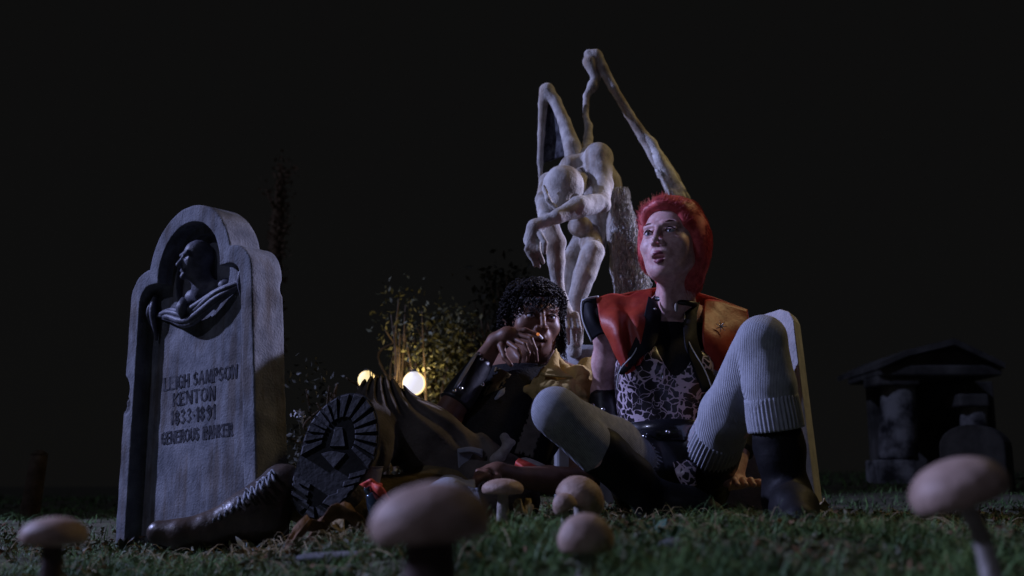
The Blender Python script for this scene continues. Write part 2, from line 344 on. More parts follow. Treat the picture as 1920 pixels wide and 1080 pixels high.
# ================================================================== ground
def gz(x, y):
    x = np.asarray(x, float); y = np.asarray(y, float)
    t = 1/(1+np.exp(-(x+0.25)/0.14)); base = -0.028+t*0.062
    h = base+0.010*np.sin(x*3.1+1)+0.008*np.sin(y*4.3+x*2)+0.006*np.sin(x*9+y*5)
    near = np.clip((1.9-y)/1.0, 0, 1); far = np.clip((y-4)/10, 0, 1)
    return h-0.030*near+0.25*far*t
def gz2(x, y): return gz(x, y)
def gpt(px, Y, dz=0): p = P(px, 900, Y); return np.array([p[0], Y, float(gz(p[0], Y))+dz])
ys = np.concatenate([np.linspace(-6, 0.2, 14), np.linspace(0.3, 4.5, 130), np.geomspace(4.6, 140, 60)])
xs = np.concatenate([-np.geomspace(120, 2.6, 40), np.linspace(-2.5, 2.5, 140), np.geomspace(2.6, 120, 40)])
gx, gy = np.meshgrid(xs, ys, indexing='ij'); gg = np.stack([gx, gy, gz(gx, gy)+0.004*snoise(np.stack([gx, gy, gx*0], -1), 30, 3)+0.006*snoise(np.stack([gx, gy, gx*0], -1), 11, 8)*(gy < 4)], -1)
a, b = len(xs), len(ys); i, j = np.meshgrid(np.arange(a-1), np.arange(b-1), indexing='ij'); q = (i*b+j).ravel()
tag(mk('ground', gg.reshape(-1, 3), np.stack([q, q+b, q+b+1, q+1], 1), M['soil']), kind='structure')

def grass_block(n, y0, y1, hmin, hmax, seed, w=0.0011, xr=None):
    r = np.random.default_rng(seed); y = y0+(y1-y0)*r.random(n)**1.0
    x = (r.random(n)*2-1)*(0.56*y+0.15) if xr is None else xr[0]+(xr[1]-xr[0])*r.random(n)
    cl = 0.5+0.5*np.sin(x*17+np.sin(y*23)*2)*np.sin(y*19+x*5)
    keep = r.random(n) < 0.06+0.94*cl**1.6; x, y, cl = x[keep], y[keep], cl[keep]; n = len(x)
    h = (hmin+(hmax-hmin)*r.random(n)**1.6)*(0.5+0.8*cl); az = r.random(n)*6.283; lean = r.random(n)*1.9+0.3
    d = np.stack([np.cos(az), np.sin(az), 0*az], 1); root = np.stack([x, y, gz(x, y)-0.004], 1); t = np.linspace(0, 1, 4)
    pl = root[:, None, :]+d[:, None, :]*(h*lean)[:, None, None]*(t**1.7)[None, :, None]
    pl[:, :, 2] += h[:, None]*(t-0.45*t**2.2*np.minimum(lean, 1.1)[:, None])
    sd_ = np.stack([-np.sin(az), np.cos(az), 0*az], 1); wd = sd_[:, None, :]*(w*(1-t*0.85))[None, :, None]*(0.6+r.random(n))[:, None, None]
    return ribbons(pl, wd)
vv = []; ff = []; n0 = 0
for a_ in ((78000, 1.05, 2.0, 0.012, 0.062, 1), (52000, 1.9, 3.4, 0.01, 0.036, 2), (26000, 3.2, 6.5, 0.015, 0.06, 3, 0.0022), (14000, 6, 14, 0.03, 0.1, 4, 0.005)):
    v_, f_ = grass_block(*a_); vv.append(v_); ff.append(f_+n0); n0 += len(v_)
tag(mk('grass', np.concatenate(vv), np.concatenate(ff), M['grass']), kind='stuff')

# ================================================================== carved headstone, left
ang = math.atan2(0.35, 0.444)
U = np.array([math.cos(ang), -math.sin(ang), 0]); V = np.array([math.sin(ang), math.cos(ang), 0])
SO = np.array([-1.115, 3.10, -0.05]); Wd = 0.563; TH = 0.105; RC = 0.048
RO = R(3.0); U_ = U*math.cos(RO)+np.array([0, 0, 1])*math.sin(RO); W_ = np.array([0, 0, 1])*math.cos(RO)-U*math.sin(RO)
SO = SO+np.array([0, 0, -0.012])+U*0.018; XF = (np.stack([U_, V, W_], 1), SO)
hs = thing('headstone', SO+U*Wd/2, 'tall blue-grey headstone with a carved bust in its arched niche and a cut inscription', 'headstone')
def outl(g, off, arch_r, body_hw, sh, cx=Wd/2, az=0.76, cr=0.085):
    x = g[..., 0]-cx; z = g[..., 2]; hw = body_hw+0.040*(1-np.clip(z/0.8, 0, 1))-off
    qx = np.abs(x)-(hw-cr); qz = z-(sh-off-cr)
    d1 = np.where((qx > 0) & (qz > 0), np.hypot(np.maximum(qx, 0), np.maximum(qz, 0))-cr, np.maximum(np.abs(x)-hw, z-(sh-off)))
    d2 = np.hypot(x, z-az)-(arch_r-off)
    return np.minimum(d1, d2)
s = S(np.array([-0.06, -0.01, 0]), np.array([Wd+0.06, TH+0.01, 0.98]), 0.0028)
sl, g = s.sub(s.lo, s.hi)
d2 = outl(g, 0, 0.192, Wd/2-0.004, 0.80); dv = np.maximum(-g[..., 1], g[..., 1]-TH)
qq = np.maximum(d2+0.006, 0); qv = np.maximum(dv+0.006, 0); dd = np.where((qq > 0) | (qv > 0), np.hypot(qq, qv)-0.006, np.maximum(d2, dv))
inn = outl(g, 0.048, 0.192, Wd/2-0.004, 0.80, cr=0.05); rec = np.maximum(inn, g[..., 1]-RC)
niche = np.maximum(np.hypot(g[..., 0]-Wd/2, g[..., 2]-0.752)-0.125, g[..., 1]-RC-0.022)
s.g[sl] = np.maximum(dd, -np.minimum(rec, niche)).astype(np.float32)
for c, r_ in (((0.475, 0.03, 0.93), 0.04), ((0.455, -0.005, 0.885), 0.022), ((-0.02, 0.0, 0.46), 0.03), ((Wd+0.01, TH, 0.68), 0.018), ((0.0, 0, 0.41), 0.018)):
    s.ell(c, (r_, r_*0.8, r_*1.3), 0.006, 's')
s.noise(0.0013, 90, 4)
s.build('slab', M['stone'], hs, xf=XF)
# bust, swag
def L2W(p): return np.array(p, float)@XF[0].T+XF[1]
s = S(np.array([0.12, -0.05, 0.62]), np.array([0.45, 0.1, 0.87]), 0.0025); cx = Wd/2+0.008
Rb = np.array(Matrix.Rotation(R(-16), 3, 'Z')); s.frame(Rb, (cx-0.012, 0.030, 0.800))
s.ell((0, 0.008, 0.012), (0.036, 0.044, 0.046)).ell((0, -0.012, -0.02), (0.027, 0.03, 0.04), 0.015).cap((0, -0.038, 0.0), (0, -0.05, -0.02), 0.006, 0.008, 0.008)
s.ell((0.014, -0.04, 0.004), (0.009, 0.008, 0.007), 0.006, 's').ell((-0.014, -0.04, 0.004), (0.009, 0.008, 0.007), 0.006, 's')
s.cap((-0.012, -0.038, -0.034), (0.012, -0.038, -0.034), 0.004, 0.004, 0.004).cap((0.0, -0.036, -0.052), (0.0, -0.036, -0.052), 0.009, 0.009, 0.01)
s.cap((-0.025, -0.034, 0.014), (0.025, -0.034, 0.014), 0.006, 0.006, 0.006)
s.frame(); s.cap((cx, 0.035, 0.775), (cx-0.005, 0.05, 0.72), 0.024, 0.032, 0.02).cap((cx-0.075, 0.07, 0.705), (cx+0.075, 0.07, 0.712), 0.026, 0.026, 0.03)
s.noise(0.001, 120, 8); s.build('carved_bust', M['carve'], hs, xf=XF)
m = MB()
for k in range(5):
    o = 0.0085*k-0.095; pts = [L2W((0.07+0.008*k, 0.035-0.006*(k % 3), 0.635-o*0.4)), L2W((0.16, 0.018-0.008*(k % 2), 0.600-o*0.75)), L2W((0.27, 0.0+0.006*(k % 3), 0.548-o*1.1)), L2W((0.39, 0.012-0.008*(k % 2), 0.605-o*0.9)), L2W((0.485-0.006*k, 0.035, 0.665-o*0.5))]
    m.tube([p+V*0.012 for p in pts], [0.005, 0.0085, 0.010, 0.0085, 0.005], 26, 8)
m.tube([L2W((0.245, 0.012, 0.69)), L2W((0.26, 0.002, 0.66)), L2W((0.25, 0.012, 0.63))], [0.006, 0.02, 0.008], 12, 8)
for u0, w0, sg in ((0.075, 0.73, -1), (0.49, 0.755, 1)):
    for k in range(3):
        m.tube([L2W((u0, 0.035, w0)), L2W((u0+sg*0.004+0.008*k-0.006, 0.022+0.01*(k % 2), w0-0.05)), L2W((u0+0.012*k-0.018, 0.04, w0-0.095-0.02*k))], [0.005, 0.010, 0.004], 12, 6)
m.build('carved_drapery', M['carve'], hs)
# inscription strokes (capital roman letters, dark strips just proud of the panel)
GL = {'L': [[(0, 1), (0, 0), (.6, 0)]], 'E': [[(.6, 1), (0, 1), (0, 0), (.62, 0)], [(0, .52), (.5, .52)]], 'I': [[(.1, 1), (.1, 0)]], 'H': [[(0, 1), (0, 0)], [(.66, 1), (.66, 0)], [(0, .5), (.66, .5)]],
 'G': [[(.66, .85), (.4, 1), (.1, .85), (0, .5), (.1, .15), (.4, 0), (.66, .12), (.66, .45), (.42, .45)]], 'S': [[(.52, .88), (.28, 1), (.04, .8), (.12, .58), (.44, .42), (.54, .2), (.28, 0), (0, .12)]],
 'A': [[(0, 0), (.36, 1), (.74, 0)], [(.14, .36), (.6, .36)]], 'M': [[(0, 0), (.08, 1), (.42, .1), (.76, 1), (.84, 0)]], 'P': [[(0, 0), (0, 1), (.38, 1), (.54, .76), (.38, .5), (0, .5)]],
 'O': [[(.38, 1), (.1, .86), (0, .5), (.1, .14), (.38, 0), (.66, .14), (.76, .5), (.66, .86), (.38, 1)]], 'N': [[(0, 0), (0, 1), (.62, 0), (.62, 1)]], 'K': [[(0, 1), (0, 0)], [(.56, 1), (0, .46), (.6, 0)]],
 'T': [[(0, 1), (.7, 1)], [(.35, 1), (.35, 0)]], 'R': [[(0, 0), (0, 1), (.38, 1), (.52, .76), (.38, .52), (0, .52)], [(.3, .52), (.6, 0)]], 'U': [[(0, 1), (0, .25), (.3, 0), (.6, .25), (.6, 1)]],
 'B': [[(0, 0), (0, 1), (.36, 1), (.48, .77), (.34, .54), (0, .54)], [(.34, .54), (.54, .28), (.38, 0), (0, 0)]], '1': [[(0, .8), (.18, 1), (.18, 0)]], '8': [[(.26, 1), (.04, .78), (.26, .54), (.5, .26), (.26, 0), (.02, .26), (.26, .54), (.48, .78), (.26, 1)]],
 '3': [[(.02, .9), (.26, 1), (.46, .78), (.2, .54), (.5, .28), (.26, 0), (0, .1)]], '9': [[(.5, .68), (.26, .46), (.02, .7), (.24, 1), (.5, .8), (.44, .3), (.16, 0)]], '.': [[(.05, .45), (.1, .5)]]}
m = MB(); FR = RC-0.0012
def line(txt, px, py, capm, gap, xs_=1.0):
    c = P(px, py, 2.95); u = (c-SO)@U_; w = (c-SO)@W_; wid = 0
    for ch in txt: wid += (0.5 if ch == ' ' else max(p[0] for q in GL[ch] for p in q)*xs_+gap)
    x = u-wid*capm/2
    for ch in txt:
        if ch == ' ': x += 0.5*capm; continue
        for q in GL[ch]:
            q = np.array(q); 
            for a, b in zip(q[:-1], q[1:]):
                th = 0.0042 if abs(b[1]-a[1]) > abs(b[0]-a[0]) else 0.0028
                A = np.array([x+a[0]*xs_*capm, w+a[1]*capm]); B = np.array([x+b[0]*xs_*capm, w+b[1]*capm]); d = (B-A)/(np.linalg.norm(B-A)+1e-9); nn = np.array([-d[1], d[0]])*th; A = A-d*th*0.5; B = B+d*th*0.5
                m.add(np.array([L2W((p[0], FR, p[1])) for p in (A-nn, B-nn, B+nn, A+nn)]+[L2W((p[0], RC+0.001, p[1])) for p in (A-nn, B-nn, B+nn, A+nn)]), [(0, 1, 2, 3), (0, 4, 5, 1), (1, 5, 6, 2), (2, 6, 7, 3), (3, 7, 4, 0)])
        for t in {(round(q[k][0], 2), round(q[k][1])) for q in GL[ch] for k in (0, -1) if q[k][1] in (0, 1) and ch not in 'SGO8391.'}:
            A = np.array([x+(t[0]-0.11)*xs_*capm, w+t[1]*capm]); B = A+np.array([0.22*capm, 0]); h = 0.0018
            m.add(np.array([L2W((p[0], FR-0.0002, p[1])) for p in (A-[0, h], B-[0, h], B+[0, h], A+[0, h])]), [(0, 1, 2, 3)])
        x += (max(p[0] for q in GL[ch] for p in q)*xs_+gap)*capm
line('LEIGH SAMPSON', 364, 719, 0.034, 0.27, 0.86)
line('KENTON', 344, 753, 0.034, 0.32)
line('1833.1891', 342, 789, 0.036, 0.30)
line('GENEROUS BANKER', 356, 824, 0.031, 0.22, 0.80)
m.build('inscription', M['darkgrey'], hs, smooth=False)

# ================================================================== headstone behind the woman
h2 = thing('headstone', P(1500, 958, 3.15), 'plain grey leaning headstone behind the seated woman\'s raised knee', 'headstone')
zb = gz(0.8, 3.2)-0.06
def Q(px, py, Y): return P(px, py, Y)
f1 = [Q(1395, 600, 3.30), Q(1462, 579, 3.14), Q(1480, 584, 3.10), Q(1488, 600, 3.08), Q(1536, 990, 2.95), Q(1290, 990, 3.3), Q(1330, 640, 3.44), Q(1350, 612, 3.40)]
bk = [p+np.array([0.05, 0.11, 0.0]) for p in f1]
bk = [p*1.0 for p in bk]
n = len(f1); bm_v = f1+bk; bf = [tuple(range(n)), tuple(range(2*n-1, n-1, -1))]+[(i, i+n, (i+1) % n+n, (i+1) % n) for i in range(n)]
o = mk('slab', bm_v, bf, M['stone2'], h2, False); mo = o.modifiers.new('bevel', 'BEVEL'); mo.width = 0.008; mo.segments = 3

# ================================================================== winged statue
st = thing('statue', P(1085, 700, 3.55), 'pale stone winged figure hunched over with its bald head on its arms', 'statue')
YS = 3.5
lo, hi = bbox([P(975, 740, 3.9), P(1320, 60, 3.2), P(975, 60, 3.9), P(1320, 740, 3.2)], 0.05)
lo[1], hi[1] = 3.2, 3.95
s = S(lo, hi, 0.0042)
def pc(*a): return [P(x, y, Y) for x, y, Y in a]
def pr(px, Y=3.5): return px*Y/2000
# torso: curled back
s.chain(pc((1112, 300, 3.60), (1128, 350, 3.68), (1118, 420, 3.70), (1112, 470, 3.66)), [pr(32), pr(38), pr(30), pr(24)], 0.03)
s.ell(P(1122, 296, 3.52), (pr(29), pr(30), pr(31)), 0.015)
s.chain(pc((1122, 300, 3.52), (1131, 345, 3.48), (1127, 376, 3.40)), [pr(27), pr(19), pr(17)], 0.012)
s.chain(pc((1070, 312, 3.56), (1098, 300, 3.58)), [pr(22), pr(20)], 0.02)
# head, bowed
s.ell(P(1056, 350, 3.38), (pr(39), pr(44), pr(40)), 0.006); s.ell(P(1050, 378, 3.36), (pr(24), pr(26), pr(22)), 0.02)
s.cap(P(1075, 350, 3.44), P(1098, 330, 3.55), pr(22), pr(22), 0.015)
s.chain(pc((1019, 350, 3.31), (1028, 374, 3.285), (1046, 396, 3.29)), [pr(4), pr(5), pr(4)], 0.006)
s.ell(P(1078, 372, 3.335), (pr(11), pr(8), pr(8)), 0.006, 's'); s.ell(P(1056, 384, 3.31), (pr(8), pr(6), pr(5)), 0.005, 's')
# folded arm: elbow at the right, forearm across, hand drooping at the left
s.chain(pc((1127, 380, 3.38), (1085, 388, 3.29), (1045, 406, 3.25), (1027, 414, 3.25)), [pr(18), pr(20), pr(13), pr(10)], 0.008)
s.ell(P(1132, 386, 3.37), (pr(14), pr(13), pr(13)), 0.006)
s.chain(pc((1025, 415, 3.25), (1003, 426, 3.25), (995, 450, 3.25)), [pr(11), pr(14), pr(13)], 0.008)
for dx, L_ in ((-6, 28), (0, 40), (7, 42), (14, 34)):
    s.chain(pc((996+dx*0.9, 452, 3.24), (994+dx*1.1, 452+L_*0.55, 3.23), (1003+dx*1.1, 458+L_, 3.24)), [pr(5.4), pr(4.4), pr(3.4)], 0.003)
s.chain(pc((1012, 438, 3.23), (1022, 456, 3.21), (1021, 474, 3.215)), [pr(6), pr(5), pr(3.8)], 0.005)
# other arm
s.chain(pc((1062, 322, 3.58), (1026, 340, 3.52), (1017, 375, 3.46), (1022, 412, 3.38)), [pr(18), pr(15), pr(13), pr(13)], 0.012)
s.chain(pc((1030, 415, 3.36), (1041, 455, 3.35), (1043, 490, 3.36), (1046, 535, 3.38)), [pr(16), pr(19), pr(16), pr(11)], 0.01)
s.chain(pc((1046, 535, 3.38), (1052, 560, 3.37), (1062, 592, 3.35)), [pr(11), pr(12), pr(15)], 0.008)
for dx, e in ((-10, 634), (2, 644), (14, 640), (24, 622)): s.chain(pc((1060+dx*0.8, 590, 3.34), (1062+dx, 615, 3.32), (1064+dx, e, 3.335)), [pr(6.5), pr(5.0), pr(3.6)], 0.003)
# belly, waist, hanging legs
s.ell(P(1088, 425, 3.52), (pr(24), pr(22), pr(20)), 0.012)
s.chain(pc((1108, 440, 3.56), (1110, 470, 3.50)), [pr(22), pr(21)], 0.01)
s.chain(pc((1111, 472, 3.46), (1096, 515, 3.45), (1082, 560, 3.46), (1080, 640, 3.5)), [pr(23), pr(22), pr(17), pr(14)], 0.004)
s.chain(pc((1092, 450, 3.62), (1062, 500, 3.52), (1056, 545, 3.50), (1070, 610, 3.55), (1078, 660, 3.56)), [pr(20), pr(16), pr(15), pr(15), pr(13)], 0.008)
s.chain(pc((1158, 400, 3.66), (1163, 440, 3.62), (1170, 500, 3.62), (1188, 580, 3.66)), [pr(22), pr(24), pr(26), pr(34)], 0.02)
s.noise(0.0014, 60, 5); s.noise(0.0011, 170, 6)
s.chain(pc((1124, 272, 3.405), (1131, 288, 3.40), (1137, 306, 3.415), (1133, 320, 3.43)), [pr(3), pr(5), pr(4), pr(2)], 0.003, 's')
s.chain(pc((1097, 505, 3.39), (1088, 528, 3.385)), [pr(7), pr(5)], 0.004, 's')
s.chain(pc((1093, 318, 3.50), (1100, 345, 3.46)), [pr(6), pr(5)], 0.006, 's')
for c, r_ in (((1052, 528, 3.345), 6), ((1046, 520, 3.34), 4), ((1024, 420, 3.215), 4)):
    s.ell(P(*c), (pr(r_), pr(r_), pr(r_*0.8)), 0.003, 's')
s.build('body', M['statue'], st)
# wings: two bent bone-like wing arms with ragged membranes
def wing(chains, noise_seed, label=None):
    allp = [p for c in chains for p in pc(*[q[:3] for q in c])]
    lo, hi = bbox(allp, 0.08); s = S(lo, hi, 0.0042)
    for c in chains: s.chain(pc(*[q[:3] for q in c]), [pr(q[3])*1.06 for q in c], 0.008)
    s.noise(0.002, 40, noise_seed); s.noise(0.001, 120, 6); o = s.build('wing', M['statue'], st)
    if label: o['label'] = label
    return o
w1 = wing([[(1078, 305, 3.58, 19), (1073, 275, 3.58, 16), (1058, 228, 3.62, 12), (1042, 190, 3.64, 11), (1027, 174, 3.65, 15)],
      [(1026, 170, 3.65, 15), (1018, 195, 3.66, 9), (1015, 250, 3.66, 7), (1013, 305, 3.66, 6)], [(1013, 305, 3.66, 5), (1014, 350, 3.66, 4), (1012, 415, 3.66, 4)]], 11, 'shorter wing at the figure\'s far shoulder')
sheet('wing_membrane', [[(1038, 188, 3.65), (1050, 235, 3.63), (1068, 290, 3.6)], [(1026, 190, 3.66), (1032, 245, 3.67), (1035, 300, 3.66)], [(1013, 190, 3.66), (1011, 250, 3.66), (1011, 308, 3.66)]], M['darkgrey'], w1, 0.006, (12, 20), 0.005, 20, 3)
w2 = wing([[(1100, 285, 3.6, 13), (1103, 258, 3.64, 9), (1104, 236, 3.66, 8), (1098, 218, 3.68, 6), (1100, 180, 3.7, 7), (1112, 160, 3.7, 11), (1117, 146, 3.7, 9), (1106, 116, 3.7, 15)],
      [(1104, 102, 3.7, 10), (1118, 104, 3.7, 12), (1130, 128, 3.7, 11), (1150, 165, 3.7, 9), (1180, 215, 3.72, 9), (1208, 258, 3.74, 11), (1235, 300, 3.76, 14)],
      [(1225, 285, 3.75, 12), (1243, 325, 3.78, 9), (1256, 362, 3.8, 7), (1262, 400, 3.8, 5)], [(1240, 300, 3.76, 12), (1262, 335, 3.78, 12), (1286, 372, 3.8, 8), (1300, 410, 3.8, 6)]], 12, 'tall wing with broken feathered tip')
sheet('feather_stub', [[(1205, 250, 3.73), (1222, 285, 3.73), (1232, 318, 3.72), (1238, 300, 3.72)], [(1222, 262, 3.73), (1240, 300, 3.71), (1252, 350, 3.72), (1262, 372, 3.72)], [(1236, 285, 3.74), (1262, 320, 3.73), (1286, 360, 3.74), (1298, 400, 3.75)]], M['moss'], w2, 0.012, (14, 22), 0.012, 45, 4, edge=1)
# shaggy mossy mass on the flank
r_ = np.random.default_rng(5); N = 2600; t = r_.random(N); cx_ = 1160+30*t+(r_.random(N)-0.5)*(30+40*t); cy_ = 350+215*t
root = np.array([P(x, y, 3.60-0.08*r_.random()) for x, y in zip(cx_, cy_)]); T_ = np.linspace(0, 1, 5)
pl = root[:, None, :]+np.stack([np.cumsum((r_.random((N, 5))-0.5)*0.012, 1), -np.abs(np.cumsum((r_.random((N, 5))-0.4)*0.008, 1)), -T_[None, :]*(0.03+0.03*r_.random(N))[:, None]], -1)
strands('hanging_moss', pl, 0.0022, M['moss'], st)
s = S(*bbox([P(1040, 760, 3.45), P(1180, 620, 3.9)], 0.08), 0.005); c0 = P(1100, 700, 3.66)
s.ell(P(1100, 700, 3.66), (pr(62), pr(60), pr(64)), 0.02); s.fun(lambda g: np.maximum(np.abs(g[..., 0]-c0[0])-pr(52), g[..., 2]-P(1100, 646, 3.6)[2]), 0.01); s.noise(0.003, 40, 9)
s.build('rock_perch', M['stone2'], st)
m = MB(); pz = P(1100, 760, 3.66)[2]; g0 = float(gz(0.25, 3.66)); m.box((c0[0], 3.68, (pz+g0)/2), (0.11, 0.10, (pz-g0)/2+0.05)); m.build('plinth', M['tomb'], st, False, bevel=0.01)
# ================================================================== people
def rotm(fwd, up=(0, 0, 1)):
    f = np.array(fwd, float); f /= np.linalg.norm(f); x = np.cross(f, up); x /= np.linalg.norm(x); z = np.cross(x, f); return np.stack([x, f, z], 1)
def head(s, Rm, o, female=True, openm=0.5):
    s.frame(Rm, o)
    s.ell((0, -0.018, 0.035), (0.074, 0.094, 0.086), 0.02).ell((0, 0.03, -0.03), (0.057, 0.058, 0.083), 0.04).ell((0, 0.045, -0.078), (0.034, 0.034, 0.030), 0.035)
    s.ell((0, 0.071, -0.097), (0.017, 0.015, 0.014), 0.02)
    for q in (-1, 1):
        s.ell((q*0.041, 0.058, -0.022), (0.019, 0.016, 0.017), 0.022); s.cap((q*0.012, 0.083, 0.026), (q*0.043, 0.071, 0.028), 0.008, 0.006, 0.014)
        s.ell((q*0.030, 0.088, 0.006), (0.0175, 0.014, 0.0125), 0.010, 's'); s.ell((q*0.030, 0.070, 0.006), (0.0145, 0.0145, 0.0125), 0.004)
        s.cap((q*0.048, 0.0, -0.055), (q*0.025, 0.055, -0.090), 0.013, 0.012, 0.03); s.ell((q*0.031, 0.026, -0.028), (0.027, 0.034, 0.042), 0.03); s.cap((q*0.0175, 0.0835, 0.0135), (q*0.044, 0.0755, 0.0128), 0.0042, 0.0042, 0.003); s.cap((q*0.018, 0.0825, -0.0025), (q*0.042, 0.0755, -0.0015), 0.0035, 0.0032, 0.003)
        s.chain([(q*0.074, -0.012, 0.018), (q*0.079, -0.018, 0.0), (q*0.073, -0.008, -0.028)], [0.012, 0.012, 0.008], 0.006)
    s.chain([(0, 0.086, 0.022), (0, 0.099, 0.0), (0, 0.112, -0.021)], [0.0065, 0.0068, 0.0088], 0.008)
    for q in (-1, 1): s.ell((q*0.0115, 0.096, -0.027), (0.0085, 0.010, 0.0075), 0.006); s.ell((q*0.007, 0.103, -0.035), (0.0035, 0.005, 0.004), 0.003, 's')
    s.ell((0, 0.082, -0.052), (0.028, 0.014, 0.022), 0.014)
    s.chain([(-0.024, 0.080, -0.059), (-0.008, 0.0935, -0.054), (0.008, 0.0935, -0.054), (0.024, 0.080, -0.059)], [0.003, 0.0052, 0.0052, 0.003], 0.004)
    s.chain([(-0.021, 0.079, -0.065), (0, 0.090, -0.077), (0.021, 0.079, -0.065)], [0.003, 0.0068, 0.003], 0.004)
    s.ell((0, 0.094, -0.0645), (0.018, 0.020, 0.0042*openm*2.2), 0.003, 's'); s.frame()
def eyes(Rm, o, parent, lips=None, lash=True):
    for q in (-1, 1):
        c = Rm@np.array([q*0.030, 0.0712, 0.0055])+o; s = S(c-0.02, c+0.02, 0.0011); s.frame(Rm, c); s.ell((0, 0, 0), (0.0135, 0.0150, 0.0085), 0.001); e = s.build('eye', M['eyew'], parent)
        s = S(c-0.02, c+0.02, 0.0009); s.frame(Rm, c); s.ell((0, 0.0102, 0.001), (0.0056, 0.0056, 0.0056), 0.001); s.build('iris', M['iris'], e)
        m = MB(); w = lambda p: Rm@np.array(p)+o
        m.tube([w((q*0.017, 0.083, 0.007)), w((q*0.026, 0.0885, 0.0145)), w((q*0.036, 0.085, 0.0145)), w((q*0.046, 0.075, 0.009))], [0.001, 0.0016, 0.0018, 0.0012], 14, 6)
        m.build('eyelash', M['hair2'], parent)
        m = MB(); m.tube([w((q*0.014, 0.0875, 0.028)), w((q*0.030, 0.0835, 0.034)), w((q*0.048, 0.071, 0.031))], [0.0020, 0.0022, 0.001], 14, 6); m.build('eyebrow', M['brow'] if lips else M['hair2'], parent)
    if lips:
        w = lambda p: Rm@np.array(p)+o; m = MB()
        m.tube([w((-0.0245, 0.0805, -0.059)), w((-0.008, 0.0945, -0.0545)), w((0.008, 0.0945, -0.0545)), w((0.0245, 0.0805, -0.059))], [0.0014, 0.0055, 0.0055, 0.0014], 20, 8)
        m.tube([w((-0.0215, 0.0795, -0.065)), w((0, 0.091, -0.0775)), w((0.0215, 0.0795, -0.065))], [0.0014, 0.0070, 0.0014], 20, 8); m.build('lips', lips, parent)
M['eyew'] = mat('eye_white', (0.38, 0.37, 0.40), None, 0.2, bump=0, spec=0.5)
M['iris'] = mat('iris', (0.03, 0.035, 0.04), None, 0.1, bump=0, spec=0.7)
M['brow'] = mat('brow_brown', (0.10, 0.03, 0.025), None, 0.7, bump=0)
M['lips'] = mat('lips_mauve', (0.26, 0.07, 0.10), None, 0.35, bump=0)

# ------------------------------------------------------------------ the woman
wo_ = thing('person', P(1255, 955, 2.85), 'seated person with cropped red hair, red winged vest, leopard bodice and long grey knit stockings', 'person')
wfwd = np.array([-math.sin(R(30))*math.cos(R(6)), -math.cos(R(30))*math.cos(R(6)), math.sin(R(6))]); WR = rotm(wfwd, (-0.05, 0, 1)); WH = P(1258, 457, 2.80)
def wtorso(s, off=0.0):
    o = off
    s.chain(pc((1252, 905, 2.92), (1252, 850, 2.90), (1250, 800, 2.88)), [0.115+o, 0.11+o, 0.095+o], 0.05)
    s.chain(pc((1215, 890, 2.93), (1290, 890, 2.93)), [0.10+o, 0.10+o], 0.05)
    s.chain(pc((1225, 790, 2.88), (1222, 730, 2.87), (1215, 670, 2.87)), [0.07+o, 0.077+o, 0.082+o], 0.06)
    s.chain(pc((1280, 790, 2.90), (1285, 730, 2.90), (1295, 670, 2.90)), [0.07+o, 0.077+o, 0.082+o], 0.06)
    s.chain(pc((1190, 615, 2.88), (1255, 600, 2.9), (1335, 618, 2.93)), [0.056+o, 0.062+o, 0.056+o], 0.05)
    s.ell(P(1213, 690, 2.80), (0.062+o, 0.058+o, 0.060+o), 0.03); s.ell(P(1292, 692, 2.82), (0.062+o, 0.058+o, 0.060+o), 0.03)
lo, hi = bbox([P(1000, 600, 2.3), P(1540, 350, 2.3), P(1000, 1000, 3.1), P(1540, 1000, 3.1), P(1250, 350, 3.0)], 0.02)
s = S(lo, hi, 0.003)
wtorso(s)
head(s, WR, WH, True, 0.65)
s.frame(); s.chain([WR@np.array([0, -0.03, -0.055])+WH, P(1268, 545, 2.84), P(1264, 590, 2.88)], [0.049, 0.047, 0.058], 0.025)
s.chain([WR@np.array([0, 0.035, -0.09])+WH, P(1252, 575, 2.81)], [0.012, 0.014], 0.03)
s.chain(pc((1168, 612, 2.88), (1143, 625, 2.88)), [0.05, 0.045], 0.03)
s.chain(pc((1143, 625, 2.88), (1136, 680, 2.92), (1131, 735, 2.97)), [0.041, 0.036, 0.031], 0.02)
s.chain(pc((1131, 735, 2.97), (1138, 800, 2.92), (1150, 850, 2.88)), [0.032, 0.031, 0.022], 0.02)
s.chain(pc((1355, 620, 2.94), (1388, 690, 3.0), (1400, 755, 3.0)), [0.046, 0.038, 0.032], 0.02)
s.chain(pc((1400, 755, 3.0), (1392, 820, 2.95), (1382, 885, 2.88)), [0.033, 0.03, 0.021], 0.02)
for hx, hy, hY in ((1152, 872, 2.86), (1380, 905, 2.86)):
    h = P(hx, hy, hY); s.ell(h, (0.035, 0.036, 0.018), 0.02)
    for k in range(4): s.chain([h+np.array([-0.026+0.017*k, -0.02, 0]), h+np.array([-0.034+0.021*k, -0.055+0.003*k, 0.006]), h+np.array([-0.036+0.023*k, -0.085+0.01*abs(k-1), -0.006])], [0.009, 0.0082, 0.007], 0.004)
    s.chain([h+np.array([0.03, 0.0, 0]), h+np.array([0.055, -0.025, 0]), h+np.array([0.06, -0.05, -0.004])], [0.011, 0.009, 0.008], 0.006)
HIPL, HIPR = P(1232, 903, 2.90), P(1312, 893, 2.90)
LK, RK = P(1043, 772, 2.47), P(1428, 636, 2.40)      # knees, image left / right
LA, RA = P(1238, 945, 2.66), P(1478, 945, 2.44)      # ankles
s.chain([HIPL, (HIPL+LK)/2+np.array([0, 0, 0.004]), LK], [0.080, 0.066, 0.049], 0.03).chain([LK, LK*0.6+LA*0.4+np.array([-0.0, 0.0, -0.006]), LA], [0.048, 0.050, 0.032], 0.02)
